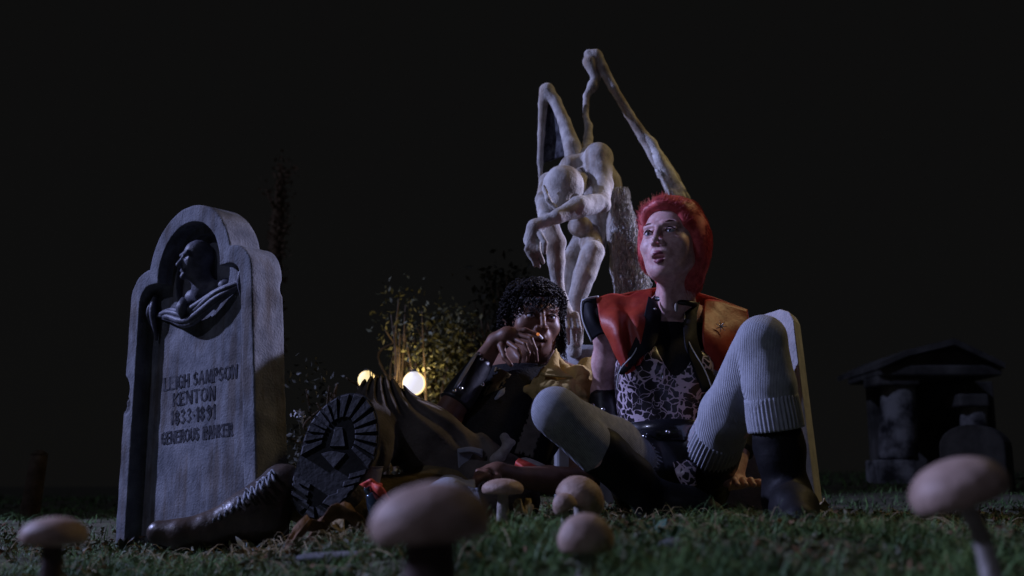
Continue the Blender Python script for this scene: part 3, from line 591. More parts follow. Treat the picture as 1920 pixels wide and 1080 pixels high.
s.chain([HIPR, (HIPR+RK)/2, RK], [0.078, 0.062, 0.049], 0.03).chain([RK, RK*0.6+RA*0.4, RA], [0.048, 0.050, 0.034], 0.02)
body = s.build('body', M['skin'], wo_)
eyes(WR, WH, wo_, M['lips'])
# stockings and cuffs
def fold(s, amp, f, seed, dirv=None): s.noise(amp, f, seed, dirv=dirv)
ca = LK*0.17+HIPL*0.83; m1 = (HIPL+LK)/2+np.array([0, 0, 0.004])
s = S(*bbox([ca, LK, LK*0.6+LA*0.4], 0.1), 0.0028)
s.chain([ca, m1, LK], [0.074, 0.0715, 0.0545], 0.03).chain([LK, LK*0.62+LA*0.38+np.array([0, 0, -0.006])], [0.053, 0.055], 0.012)
s.plane(ca, HIPL-LK); fold(s, 0.003, 42, 3); s.build('stocking', M['knitA'], wo_)['label'] = 'stocking on the low splayed leg'
dv_ = (HIPL-LK)/np.linalg.norm(HIPL-LK)
MB().tube([ca-dv_*0.07, ca-dv_*0.03, ca+dv_*0.012], [0.0745, 0.0765, 0.078], 12, 176, ribs=(44, 0.025)).build('ribbed_cuff', M['rib'], wo_)
cb = RK*0.22+HIPR*0.78+np.array([0.0, -0.01, 0.0]); m2 = (HIPR+RK)/2
cs = RK*0.53+RA*0.47
s = S(*bbox([cb, RK, cs], 0.1), 0.0028)
s.chain([cb, m2, RK], [0.066, 0.066, 0.0545], 0.02).chain([RK, RK*0.72+RA*0.28, cs], [0.0545, 0.060, 0.058], 0.008)
s.plane(cb, cb-RK); fold(s, 0.003, 42, 7)
s.build('stocking', M['knitB'], wo_)['label'] = 'stocking on the upright leg'
d2_ = (cb-RK)/np.linalg.norm(cb-RK); d3_ = (RA-RK)/np.linalg.norm(RA-RK)
MB().tube([cb-d2_*0.085, cb-d2_*0.03, cb+d2_*0.014], [0.066, 0.069, 0.068], 12, 176, ribs=(40, 0.035)).build('ribbed_cuff', M['rib'], wo_)
MB().tube([cs-d3_*0.045, cs, cs+d3_*0.03], [0.059, 0.062, 0.062], 12, 176, ribs=(40, 0.03)).build('ribbed_cuff', M['rib'], wo_)
# boots
def boot(kn, an, toe, r0, r1, name='boot', matl=None, tt=0.45, parent=None, lace=False):
    top = kn*(1-tt)+an*tt; heel = an+np.array([0, 0, -0.03]); s = S(*bbox([top, an, toe, heel], 0.11), 0.003)
    s.chain([top, kn*0.3+an*0.7, an], [r0, (r0+r1)/2, r1], 0.02).chain([an, an*0.45+toe*0.55+np.array([0, 0, 0.008]), toe], [r1, 0.043, 0.036], 0.04)
    s.ell(heel-(toe-an)*0.15, (0.042, 0.042, 0.04), 0.03); fold(s, 0.003, 34, 5); s.noise(0.0015, 80, 2)
    return s.build(name, matl or M['boot'], parent)
boot(LK, LA, P(1330, 968, 2.60), 0.060, 0.045, parent=wo_, tt=0.42); boot(RK, RA, P(1500, 975, 2.26), 0.056, 0.050, parent=wo_, tt=0.60)
# bodice, shorts, belt
s = S(*bbox([P(1120, 960, 3.05), P(1400, 600, 2.7)], 0.06), 0.0032); wtorso(s, 0.006)
s.plane(P(1250, 832, 2.8), (0, -0.15, -1)).plane(P(1250, 640, 2.75), (0, 0.35, 1))
s.fun(lambda g: -(np.hypot((g[..., 0]-P(1262, 650, 2.8)[0])/0.048, (g[..., 2]-P(1256, 630, 2.8)[2])/0.105)-1)*0.045, 0.004); s.noise(0.0018, 60, 3)
s.build('leopard_bodice', M['leopard'], wo_)
s = S(*bbox([P(1120, 980, 3.05), P(1400, 780, 2.7)], 0.06), 0.0034); wtorso(s, 0.008)
s.chain([HIPL, HIPL*0.75+LK*0.25], [0.088, 0.080], 0.03).chain([HIPR, HIPR*0.8+RK*0.2], [0.086, 0.078], 0.03); s.plane(P(1250, 826, 2.8), (0, 0.1, 1)); s.noise(0.006, 42, 9, dirv=(0.5, 1, 1.4)); s.noise(0.002, 90, 10)
s.build('leather_shorts', M['black'], wo_)
bc = P(1252, 812, 2.885); m = MB(); A_ = np.linspace(0, 2*math.pi, 41)
ring = [bc+np.array([0.139*math.cos(a), 0.118*math.sin(a), 0.004*math.sin(3*a)]) for a in A_]
bv = []; 
for k in range(41):
    d = ring[k]-bc; d[2] = 0; d /= np.linalg.norm(d)
    bv += [ring[k]+np.array([0, 0, -0.028]), ring[k]+d*0.006+np.array([0, 0, -0.026]), ring[k]+d*0.006+np.array([0, 0, 0.026]), ring[k]+np.array([0, 0, 0.028])]
bf = [(k*4+j, (k+1)*4+j, (k+1)*4+(j+1) % 4, k*4+(j+1) % 4) for k in range(40) for j in range(4)]
M['beltm'] = mat('glossy_black_belt', (0.012, 0.012, 0.016), None, 0.22, bump=0.4, bs=25, spec=0.9, coat=0.5)
belt = mk('belt', bv, bf, M['beltm'], wo_)
def studs(pts, r, parent, name='stud'):
    for p in pts:
        s = S(p-r*2, p+r*2, r/4); s.ell(p, (r, r, r), 0.0001); s.build(name, M['metal'], parent)
studs([P(1208, 819, 2.765), P(1252, 810, 2.76), P(1300, 815, 2.775)], 0.0065, belt)
sheet('leopard_panel', [[(1262, 868, 2.74), (1285, 862, 2.735), (1306, 872, 2.74)], [(1268, 890, 2.72), (1286, 886, 2.71), (1304, 892, 2.72)], [(1280, 912, 2.72), (1292, 914, 2.71), (1306, 910, 2.72)]], M['leopard'], wo_, 0.003, (14, 14), 0.004, 60, 3)
# red vest with flared shoulders
sheet('vest_front', [[(1118, 560, 2.86), (1126, 600, 2.80), (1150, 660, 2.77), (1178, 700, 2.755)],
                     [(1150, 551, 2.87), (1156, 600, 2.765), (1166, 650, 2.735), (1180, 700, 2.735)],
                     [(1176, 556, 2.86), (1174, 600, 2.782), (1182, 645, 2.758), (1192, 690, 2.755)],
                     [(1196, 550, 2.87), (1194, 595, 2.775), (1200, 640, 2.74), (1202, 680, 2.735)],
                     [(1222, 548, 2.86), (1218, 585, 2.80), (1212, 625, 2.755), (1208, 655, 2.75)]], M['redleather'], wo_, 0.005, (40, 44), 0.012, 24, 5)
sheet('vest_front', [[(1322, 562, 2.90), (1318, 600, 2.82), (1316, 640, 2.79), (1330, 690, 2.79)],
                     [(1345, 563, 2.91), (1345, 605, 2.84), (1348, 650, 2.80), (1355, 700, 2.81)],
                     [(1372, 572, 2.92), (1375, 620, 2.86), (1380, 670, 2.84), (1385, 720, 2.86)],
                     [(1400, 582, 2.93), (1408, 630, 2.90), (1412, 680, 2.90), (1412, 730, 2.92)]], M['redleather'], wo_, 0.005, (30, 34), 0.006, 26, 8)
sheet('vest_back', [[(1122, 560, 2.88), (1135, 600, 3.0), (1150, 800, 3.05)], [(1190, 548, 2.93), (1200, 590, 3.04), (1210, 800, 3.06)], [(1262, 540, 2.96), (1262, 590, 3.05), (1262, 800, 3.08)], [(1330, 556, 2.96), (1335, 600, 3.06), (1330, 800, 3.09)], [(1402, 580, 2.95), (1408, 640, 3.06), (1400, 800, 3.08)]], M['redleather'], wo_, 0.004, (24, 20), 0.004, 20, 9)
# black lapels + bra-cup edging
sheet('lapel', [[(1216, 556, 2.82), (1205, 600, 2.775), (1185, 650, 2.745), (1158, 700, 2.74)], [(1228, 566, 2.81), (1222, 610, 2.765), (1205, 655, 2.735), (1172, 700, 2.735)], [(1238, 585, 2.81), (1236, 625, 2.77), (1222, 655, 2.735), (1190, 672, 2.735)]], M['lapel'], wo_, 0.005, (16, 28), 0.004, 30, 2)
sheet('lapel', [[(1312, 566, 2.85), (1306, 600, 2.80), (1312, 650, 2.77), (1345, 712, 2.78)], [(1298, 575, 2.83), (1292, 615, 2.78), (1298, 655, 2.75), (1334, 730, 2.76)], [(1284, 590, 2.82), (1282, 625, 2.77), (1288, 655, 2.74), (1318, 735, 2.74)]], M['lapel'], wo_, 0.005, (16, 28), 0.004, 30, 4)
sheet('shoulder_flap', [[(1122, 556, 2.87), (1126, 590, 2.84), (1140, 625, 2.81)], [(1104, 562, 2.86), (1108, 595, 2.83), (1124, 628, 2.82)], [(1092, 566, 2.87), (1094, 598, 2.86), (1108, 640, 2.85)]], M['lapel'], wo_, 0.005, (14, 20), 0.004, 20, 3)
MB().tube(pc((1122, 556, 2.86), (1100, 560, 2.85), (1091, 568, 2.86), (1093, 600, 2.85), (1110, 641, 2.84)), 0.0028, 30, 6).build('piping', M['white'], wo_)
MB().tube(pc((1284, 588, 2.81), (1284, 618, 2.78), (1296, 650, 2.745), (1322, 695, 2.735), (1338, 738, 2.74)), 0.0017, 30, 6).build('piping', M['white'], wo_)
MB().tube(pc((1216, 575, 2.80), (1208, 612, 2.765), (1190, 660, 2.735), (1162, 695, 2.735), (1156, 730, 2.75)), 0.0017, 30, 6).build('piping', M['white'], wo_)
s = S(*bbox([P(1200, 620, 2.75), P(1300, 760, 2.95)], 0.08), 0.0034)      # black mesh front
wtorso(s, 0.0045); s.plane(P(1250, 740, 2.8), (0, 0, -1)).plane(P(1250, 600, 2.8), (0, 0, 1)); s.build('black_undershirt', M['blackcloth'], wo_)
# choker, pendant, cuffs, brooch
nk = P(1266, 566, 2.855); m = MB(); m.tube([nk+np.array([0.054*math.cos(a), 0.052*math.sin(a), 0.008*math.sin(a)-0.008*math.cos(a)]) for a in np.linspace(0, 6.283, 25)], 0.008, 40, 8); ck = m.build('choker', M['black'], wo_)
studs([P(1303, 573, 2.835), P(1228, 580, 2.79)], 0.004, ck); s = S(*bbox([P(1268, 575, 2.77)], 0.03), 0.0015); s.ell(P(1268, 576, 2.785), (0.005, 0.005, 0.013), 0.001); s.build('pendant', M['stem'], ck)
s = S(*bbox([P(1241, 705, 2.72)], 0.02), 0.001); s.ell(P(1241, 705, 2.735), (0.004, 0.003, 0.009), 0.001); s.build('zip_pull', M['metal'], wo_)
for k, (a, b) in enumerate((((1132, 742, 2.965), (1143, 822, 2.90)), ((1398, 775, 2.99), (1388, 850, 2.92)))):
    c = MB().tube([P(*a), (P(*a)+P(*b))/2, P(*b)], [0.040, 0.039, 0.034], 10, 20).build('wrist_cuff', M['black'], wo_)
    if k == 0: studs([P(1131, 768, 2.895), P(1112, 760, 2.91)], 0.006, c)
br = P(1352, 612, 2.815); m = MB()
for k in range(7):
    a = k*0.9; m.tube([br, br+0.016*np.array([math.cos(a), -0.2, math.sin(a)])], [0.002, 0.0006], 4, 5)
m.build('brooch', M['metal'], wo_)
# hair
s = S(WH-0.24, WH+0.2, 0.0035); s.frame(WR, WH)
s.ell((0, -0.016, 0.050), (0.090, 0.102, 0.086), 0.03).ell((0, -0.05, -0.01), (0.088, 0.07, 0.10), 0.04).chain([(0, -0.06, -0.04), (0.0, -0.06, -0.09), (0, -0.05, -0.115)], [0.060, 0.050, 0.035], 0.03)
s.ell((0, 0.052, 0.080), (0.056, 0.032, 0.026), 0.03).ell((0.078, -0.015, 0.0), (0.022, 0.04, 0.06), 0.02).ell((-0.078, -0.02, 0.0), (0.024, 0.045, 0.06), 0.02)
s.ell((0.0, 0.085, -0.02), (0.063, 0.068, 0.088), 0.012, 's').ell((0, 0.06, -0.12), (0.06, 0.075, 0.06), 0.012, 's').ell((0, 0.10, 0.044), (0.056, 0.046, 0.036), 0.03, 's')
s.noise(0.005, 55, 4, dirv=(1, 1, 0.5)); hb = s.build('hair', M['hair'], wo_)
def sample(o, n, seed):
    v = np.zeros(len(o.data.vertices)*3, np.float32); o.data.vertices.foreach_get('co', v); v = v.reshape(-1, 3); nr = np.zeros(len(v)*3, np.float32); o.data.vertices.foreach_get('normal', nr)
    r = np.random.default_rng(seed); i = r.integers(0, len(v), n); return v[i]+WL[o.name], nr.reshape(-1, 3)[i]
p, nn = sample(hb, 12000, 3); r_ = np.random.default_rng(8); loc = (p-WH)@WR
flow = np.stack([loc[:, 0]*3, -0.9+0*loc[:, 0], np.where(loc[:, 1] > 0.045, 0.7, np.where(loc[:, 2] > 0.06, 0.0, -1.2))], 1)@WR.T
flow = flow+r_.normal(size=flow.shape)*0.16; flow -= nn*np.sum(flow*nn, 1)[:, None]; flow /= np.linalg.norm(flow, axis=1)[:, None]
ok = ~((loc[:, 1] > 0.02) & (loc[:, 2] < 0.03) & (np.abs(loc[:, 0]) < 0.06)); p, nn, flow = p[ok], nn[ok], flow[ok]; N = len(p); t = np.linspace(0, 1, 6)[None, :, None]; Ln = (0.012+0.024*r_.random(N))[:, None, None]
lift = (0.02+0.06*r_.random(N))[:, None, None]; pl = p[:, None, :]-nn[:, None, :]*0.002+flow[:, None, :]*Ln*t+nn[:, None, :]*Ln*lift*t*(1.6-t)
strands('hair_strands', pl, 0.0008, M['hair'], hb)

# ------------------------------------------------------------------ the man
mo_ = thing('person', P(900, 960, 3.0), 'dark-haired person reclining in ragged clothes with a studded arm cuff, hand raised to a cigarette', 'person')
mf = np.array([math.sin(R(14))*0.99, -math.cos(R(14)), -0.10]); MR = rotm(mf, (0.06, 0, 1)); MH = P(1001, 600, 3.10)
def mtorso(s, o=0.0):
    s.chain(pc((985, 720, 3.16), (960, 790, 3.1), (925, 860, 3.02), (900, 905, 2.98)), [0.12+o, 0.13+o, 0.12+o, 0.125+o], 0.06)
    s.chain(pc((935, 745, 3.17), (1000, 712, 3.2), (1075, 728, 3.24)), [0.07+o, 0.075+o, 0.07+o], 0.05)
HL, HR_ = P(880, 905, 2.9), P(930, 925, 2.86); K1 = P(712, 754, 2.86); A1 = P(620, 945, 2.62); K2 = P(690, 945, 2.78); A2 = P(500, 925, 2.56)
lo, hi = bbox([P(480, 560, 2.4), P(1140, 520, 3.3), P(480, 1010, 2.4), P(1140, 1000, 3.3)], 0.03)
s = S(lo, hi, 0.0034); mtorso(s); head(s, MR, MH, False, 0.3); s.frame()
s.chain([MR@np.array([0, -0.03, -0.06])+MH, P(1008, 690, 3.17)], [0.052, 0.056], 0.03)
EL, WR_ = P(815, 815, 2.92), P(930, 640, 3.00)
s.chain([P(925, 760, 3.14), P(870, 800, 3.02), EL], [0.058, 0.048, 0.042], 0.03).chain([EL, EL*0.55+WR_*0.45, WR_], [0.041, 0.039, 0.023], 0.01)
# smoking hand
kn = [(962, 620, 2.985), (967, 627, 2.975), (963, 635, 2.97), (955, 643, 2.965)]
s.chain([WR_, P(950, 630, 2.985)], [0.023, 0.026], 0.015); s.ell(P(955, 630, 2.985), (0.028, 0.022, 0.022), 0.015)
s.chain(pc(kn[0], (985, 619, 2.97), (1007, 627, 2.965)), [0.0095, 0.0072, 0.0058], 0.004)
s.chain(pc(kn[1], (995, 634, 2.95), (1004, 656, 2.945), (1007, 677, 2.955)), [0.009, 0.0068, 0.0062, 0.0054], 0.003)
s.chain(pc(kn[2], (984, 645, 2.94), (991, 662, 2.935), (989, 677, 2.945)), [0.009, 0.0066, 0.006, 0.0052], 0.003)
s.chain(pc(kn[3], (971, 655, 2.93), (976, 668, 2.93), (974, 679, 2.94)), [0.0085, 0.0062, 0.0056, 0.005], 0.003)
s.chain(pc((940, 650, 2.97), (946, 670, 2.95), (958, 684, 2.94)), [0.011, 0.0082, 0.0065], 0.005)
# resting arm
ER, WR2 = P(1095, 905, 2.80), P(958, 893, 2.62)
s.chain([P(1080, 745, 3.22), P(1098, 830, 3.02), ER], [0.056, 0.046, 0.040], 0.03).chain([ER, ER*0.5+WR2*0.5, WR2], [0.038, 0.034, 0.023], 0.01)
s.chain([WR2, P(935, 886, 2.60)], [0.023, 0.024], 0.015); s.ell(P(928, 885, 2.60), (0.033, 0.026, 0.02), 0.015)
for k in range(4): s.chain(pc((915-1*k, 880+4*k, 2.60-0.02*k), (898-2*k, 886+5*k, 2.58-0.02*k), (892-1*k, 900+5*k, 2.575-0.018*k)), [0.0105, 0.009, 0.0075], 0.005)
s.chain(pc((932, 896, 2.57), (916, 908, 2.55), (905, 913, 2.55)), [0.011, 0.009, 0.0075], 0.006)
s.chain([HL, (HL+K1)/2, K1], [0.085, 0.074, 0.055], 0.03).chain([K1, K1*0.6+A1*0.4, A1], [0.052, 0.053, 0.035], 0.02)
s.chain([HR_, (HR_+K2)/2, K2], [0.085, 0.072, 0.055], 0.03).chain([K2, K2*0.6+A2*0.4, A2], [0.052, 0.05, 0.035], 0.02)
s.build('body', M['skin2'], mo_); eyes(MR, MH, mo_)
# clothes
s = S(*bbox([P(850, 690, 2.7), P(1130, 1000, 3.4)], 0.12), 0.0045); mtorso(s, 0.012); s.plane(P(1000, 693, 3.1), (0, 0.2, 1)); s.noise(0.006, 30, 3); s.build('dark_shirt', M['blackcloth'], mo_)
s = S(*bbox([P(520, 700, 2.5), P(980, 1010, 3.2)], 0.1), 0.0042)
s.chain([HL, (HL+K1)/2+np.array([0, 0, 0.01]), K1], [0.11, 0.09, 0.062], 0.05).chain([K1, K1*0.55+A1*0.45, K1*0.15+A1*0.85], [0.062, 0.082, 0.060], 0.03)
s.cap(HL, HR_, 0.12, 0.12, 0.05)
q = s.sub(s.lo, s.hi); l = q[1]-K1.astype(np.float32); th = np.arctan2(l[..., 0], -l[..., 2]+0.16)
s.g[q[0]] += (0.0065*np.sin(th*38+3*np.sin(l[..., 2]*17)+2*np.sin(l[..., 0]*23))*np.clip(0.4+np.sin(l[..., 2]*31+l[..., 0]*18), 0, 1)).astype(np.float32)
s.noise(0.005, 30, 6); s.noise(0.0016, 90, 7)
tr = s.build('trouser_leg', M['trouser'], mo_); tr['label'] = 'baggy brown trouser leg over the raised knee'
s = S(*bbox([HR_, K2, A2], 0.13), 0.0042); s.chain([HR_, (HR_+K2)/2, K2], [0.09, 0.08, 0.065], 0.04).chain([K2, K2*0.5+A2*0.5, K2*0.15+A2*0.85], [0.065, 0.066, 0.06], 0.03); s.noise(0.008, 36, 8, dirv=(1.5, 1, 0.6)); s.noise(0.002, 90, 2)
s.build('trouser_leg', M['trouser2'], mo_)['label'] = 'khaki trouser leg lying along the grass'
# outstretched boot: toe far left
TOE = P(303, 998, 2.50); an = P(500, 925, 2.53)
s = S(*bbox([TOE, an, P(470, 990, 2.5), P(540, 900, 2.55)], 0.1), 0.003)
s.chain([P(300, 1000, 2.50), P(345, 1003, 2.50), P(400, 992, 2.51), P(455, 968, 2.52)], [0.029, 0.031, 0.037, 0.047], 0.03)
s.chain([P(455, 968, 2.52), P(490, 950, 2.53), P(530, 915, 2.56)], [0.047, 0.052, 0.058], 0.03).ell(P(500, 985, 2.52), (0.05, 0.04, 0.035), 0.04)
s.noise(0.0028, 40, 3); s.noise(0.001, 110, 4); bt = s.build('boot', M['brownboot'], mo_); bt['label'] = 'scuffed laced brown boot, toe pointing left'
s = S(*bbox([TOE, P(520, 1000, 2.5)], 0.08), 0.003); s.chain(pc((298, 1017, 2.50), (350, 1022, 2.50), (430, 1018, 2.51), (510, 1010, 2.52)), [0.016, 0.017, 0.018, 0.02], 0.01); s.build('boot_sole', M['boot'], bt)
m = MB(); r_ = np.random.default_rng(4)
for k in range(11):
    t = k/10; cx_, cy_ = 392+115*t, 968-78*t**1.15; Y0 = 2.50-0.02*t
    m.tube(pc((cx_-6, cy_+2, Y0+0.05), (cx_, cy_-3, Y0+0.01), (cx_+8, cy_+12, Y0-0.03)), 0.0032, 8, 6)
    m.tube(pc((cx_+5, cy_-4, Y0+0.04), (cx_-1, cy_-1, Y0), (cx_-3, cy_+14, Y0-0.03)), 0.0032, 8, 6)
    if k % 2 == 0: m.tube(pc((cx_, cy_, Y0), (cx_+r_.random()*8, cy_-9, Y0-0.01), (cx_+10, cy_-1, Y0-0.02)), 0.0022, 10, 5)
m.build('laces', M['pale'], bt)
# boot with its lugged sole turned to the camera
YSO = 2.50
so = [(588, 974), (562, 964), (546, 930), (550, 893), (562, 855), (572, 815), (592, 778), (622, 750), (655, 737), (686, 744), (704, 774), (709, 818), (700, 862), (676, 900), (646, 936), (618, 966)]
so = crom(np.array(so+so[:1], float), 60)[:-1]; n = len(so)
def SP(p, d=0.0): return P(p[0], p[1], YSO+0.10*(p[1]-860)/230*-0.5-d+0.0006*(p[0]-630)*-0.4)
s = S(*bbox([SP(p, 0) for p in so]+[P(640, 850, YSO+0.16)], 0.03), 0.0032)
s.chain([P(660, 785, YSO+0.075), P(632, 840, YSO+0.085), P(598, 925, YSO+0.075)], [0.058, 0.052, 0.044], 0.03).chain([P(600, 930, YSO+0.08), P(625, 905, YSO+0.16), A1*0.7+K1*0.3], [0.044, 0.05, 0.054], 0.03); s.noise(0.003, 36, 3)
sb = s.build('boot', M['boot'], mo_); sb['label'] = 'black boot standing on its heel, lugged sole facing the camera'
ctr = np.array([628.0, 852.0]); fr = [SP(p, 0) for p in so]; bk_ = [p+np.array([0, 0.03, 0]) for p in fr]
v_ = fr+bk_+[SP(ctr), SP(ctr)+np.array([0, 0.03, 0])]; f_ = [(i, (i+1) % n, 2*n) for i in range(n)]+[((i+1) % n+n, i+n, 2*n+1) for i in range(n)]+[((i+1) % n, i, i+n, (i+1) % n+n) for i in range(n)]
sl_ = mk('sole', v_, f_, M['rubber'], sb, False)
m = MB()
def edge(c, a):
    "where a ray from c at angle a (photo plane) leaves the sole"
    d = np.array([math.cos(a), -math.sin(a)]); best = 1e9
    for i in range(n):
        p, q = so[i], so[(i+1) % n]; M2 = np.array([d, p-q]).T
        if abs(np.linalg.det(M2)) < 1e-6: continue
        t, u = np.linalg.solve(M2, p-c)
        if t > 0 and 0 <= u <= 1: best = min(best, t)
    return c+d*best
def lug(a, b, c, d, h=0.011):
    q = [np.array(x, float) for x in (a, b, c, d)]; cc = sum(q)/4; top = [x+(cc-x)*0.10 for x in q]
    m.add(np.array([SP(x, -0.001) for x in q]+[SP(x, h) for x in top]), [(4, 5, 6, 7), (0, 1, 5, 4), (1, 2, 6, 5), (2, 3, 7, 6), (3, 0, 4, 7)])
cf = np.array([634.0, 815.0])
for k in range(15):
    a0 = R(-42+k*17.5); w = R(5.6); e0, e1 = edge(cf, a0-w), edge(cf, a0+w); e0 = cf+(e0-cf)*0.985; e1 = cf+(e1-cf)*0.985
    i0 = cf+(e0-cf)*0.42; i1 = cf+(e1-cf)*0.42; lug(i0, e0, e1, i1)
for k in range(4):
    y0 = 868+k*15; L0 = edge(np.array([625.0-k*6, y0]), math.pi+0.35); lug(L0+[1, -4], L0+[34, 12], L0+[31, 21], L0+[-1, 5])
    R0 = edge(np.array([625.0-k*8, y0+8]), -0.1); lug(R0+[-1, -3], R0+[-34, 6], R0+[-36, 15], R0+[-4, 6])
for k in range(5):
    a0 = R(150+k*52); cc = np.array([588.0, 938.0]); e0, e1 = edge(cc, a0-0.34), edge(cc, a0+0.34); lug(cc+(e0-cc)*0.35, cc+(e0-cc)*0.96, cc+(e1-cc)*0.96, cc+(e1-cc)*0.35)
lug((618, 838), (628, 800), (642, 800), (648, 838)); lug((600, 850), (622, 845), (650, 850), (626, 878))
m.build('sole_lugs', M['rubber2'], sl_, False)
# arm cuff
c = MB().tube([WR_*0.78+EL*0.22, WR_*0.5+EL*0.5, WR_*0.32+EL*0.68], [0.031, 0.043, 0.047], 14, 24).build('arm_cuff', M['black'], mo_)
studs([P(903, 674, 2.95), P(864, 729, 2.90), P(852, 733, 2.895), P(898, 664, 2.955), P(905, 722, 2.91)], 0.0065, c)
MB().tube(pc((893, 664, 2.955), (872, 697, 2.915), (853, 728, 2.89)), [0.004, 0.006, 0.004], 10, 8).build('cuff_strap', M['pale'], c)
# cigarette
cg = thing('cigarette', P(1003, 628, 2.95), 'lit cigarette held between the reclining person\'s fingers at the mouth', 'cigarette')
MB().tube(pc((1016, 634, 2.992), (1009, 627, 2.955)), 0.004, 4, 8).build('paper', M['white'], cg); MB().tube(pc((1009, 627, 2.955), (1008.5, 626.5, 2.95)), 0.0045, 3, 8).build('ember', mat('ember', (0.5, 0.1, 0.02), emit=(1, 0.35, 0.08), es=0.4, bump=0), cg)
# mustard overshirt on his shoulder
sheet('mustard_overshirt', [[(1040, 660, 3.050), (1072, 690, 3.030), (1100, 672, 3.070), (1122, 660, 3.150)], [(1024, 688, 2.990), (1062, 705, 2.970), (1095, 690, 3.000), (1120, 690, 3.090)], [(1000, 708, 2.970), (1042, 718, 2.930), (1088, 715, 2.950), (1118, 722, 3.030)], [(979, 730, 2.980), (1029, 736, 2.910), (1085, 745, 2.930), (1116, 755, 2.990)], [(994, 752, 2.990), (1039, 770, 2.920), (1085, 790, 2.930), (1112, 800, 2.980)]], M['mustard'], mo_, 0.005, (80, 80), 0.017, 55, 12)
sheet('collar', [[(1042, 654, 2.995), (1045, 672, 2.990), (1048, 696, 2.980)], [(1028, 680, 2.970), (1040, 690, 2.950), (1064, 704, 2.945)], [(1012, 702, 2.950), (1034, 706, 2.935), (1074, 708, 2.930)]], M['mustard'], mo_, 0.005, (14, 14), 0.004, 30, 3)
# ragged waistcoat scraps
sheet('ragged_vest', [[(958, 722, 2.99), (948, 745, 2.97), (925, 765, 2.97)], [(945, 728, 2.97), (930, 750, 2.955), (915, 775, 2.955)], [(935, 740, 2.98), (918, 765, 2.96), (912, 805, 2.96)]], M['pale'], mo_, 0.004, (18, 22), 0.008, 60, 5, edge=2)
sheet('ragged_vest', [[(930, 690, 3.02), (918, 715, 2.99), (905, 742, 2.98)], [(960, 700, 3.0), (945, 722, 2.98), (930, 748, 2.97)]], M['trouser2'], mo_, 0.004, (10, 22), 0.006, 50, 7, edge=2)
sheet('ragged_vest', [[(1000, 745, 2.96), (985, 790, 2.90), (965, 850, 2.85)], [(1030, 770, 2.94), (1015, 810, 2.88), (1000, 860, 2.83)]], M['trouser'], mo_, 0.004, (14, 26), 0.012, 40, 9, edge=1)
# hair: curly mop
s = S(MH-0.2, MH+0.2, 0.005); s.frame(MR, MH)
s.ell((0, -0.02, 0.045), (0.082, 0.098, 0.080), 0.03).ell((0, -0.05, -0.01), (0.078, 0.065, 0.09), 0.04).ell((0, 0.078, -0.025), (0.066, 0.06, 0.085), 0.01, 's').ell((0, 0.06, -0.12), (0.07, 0.08, 0.06), 0.01, 's'); s.noise(0.009, 70, 4)
hb = s.build('hair', M['hair2'], mo_); p, nn = sample(hb, 1500, 5); r_ = np.random.default_rng(9)
ok = ((p-MH)@MR)[:, 1] < 0.075; p, nn = p[ok], nn[ok]; N = len(p); t = np.linspace(0, 1, 12); ph = r_.random(N)*6.3; Ln = 0.008+0.02*r_.random(N); fr = 10+5*r_.random(N)
dwn = np.array([0, 0, -1.0])*0.9+nn*0.7; dwn /= np.linalg.norm(dwn, axis=1)[:, None]; e1 = np.cross(dwn, nn+[0.1, 0.3, 0.2]); e1 /= np.linalg.norm(e1, axis=1)[:, None]; e2 = np.cross(dwn, e1)
pl = p[:, None, :]+nn[:, None, :]*0.004+dwn[:, None, :]*(Ln[:, None]*t)[..., None]+(e1[:, None, :]*np.cos(fr[:, None]*t+ph[:, None])[..., None]+e2[:, None, :]*np.sin(fr[:, None]*t+ph[:, None])[..., None])*0.005
strands('curls', pl, 0.0016, M['hair2'], hb, False)
q_ = []
for k in range(60):
    x0, y0 = 1044+r_.random()*14, 600+r_.random()*40; q_.append([P(x0+r_.normal()*2+2.5*j*0.3, y0+j*7, 3.06+0.03*r_.random()) for j in range(7)])
for k in range(45):
    x0, y0 = 985+r_.random()*58, 556+r_.random()*8; q_.append([P(x0+4*math.sin(j*1.3+k), y0+j*4.2, 2.985-0.004*j+0.02*abs(x0-1015)/30) for j in range(7)])
strands('locks', np.array(q_), 0.0024, M['hair2'], hb)['kind'] = 'stuff'
# ================================================================== mushrooms
def mushroom(px, py, Y, wpx, hpx, label, tilt=0.0, stem=True, sw=None, seed=1, lean=0.0, base=None, dark=False):
    c = P(px, py, Y); rw = wpx/2*Y/2000; rh = hpx/2*Y/2000; gb = float(gz(c[0], Y)) if base is None else base
    t = thing('mushroom', (c[0], Y, gb), label, 'mushroom', 'pale mushrooms in the grass')
    Rt = np.array(Matrix.Rotation(-tilt, 3, 'Y')); s = S(c-rw*1.5, c+rw*1.5, max(rw/36, 0.0012)); s.frame(Rt, c)
    s.ell((0, 0, -rh*0.25), (rw, rw, rh*1.25), 0.001); s.ell((0, 0, -rh*1.35), (rw*0.93, rw*0.93, rh*0.85), rh*0.5, 's'); s.noise(rw*0.03, 3.2/rw, seed); s.noise(rw*0.006, 14/rw, seed+3)
    s.build('cap', M['capm'], t)
    sw = sw or 0.20*wpx; r = sw/2*Y/2000; top = c+Rt@np.array([0, 0, -rh*0.35]); bot = np.array([c[0]+lean, Y, gb-0.01])
    MB().tube([top, top*0.6+bot*0.4+np.array([lean*0.25, 0, 0]), bot], [r*0.9, r, r*1.25], 14, 20).build('stem', M['stemshade'] if dark else M['stem'], t)
    return t
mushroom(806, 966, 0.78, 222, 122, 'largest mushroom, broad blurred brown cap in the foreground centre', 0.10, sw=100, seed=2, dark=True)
mushroom(102, 998, 1.05, 118, 56, 'small flat mushroom at the far left below the carved headstone', 0.0, sw=40, seed=4, dark=True)
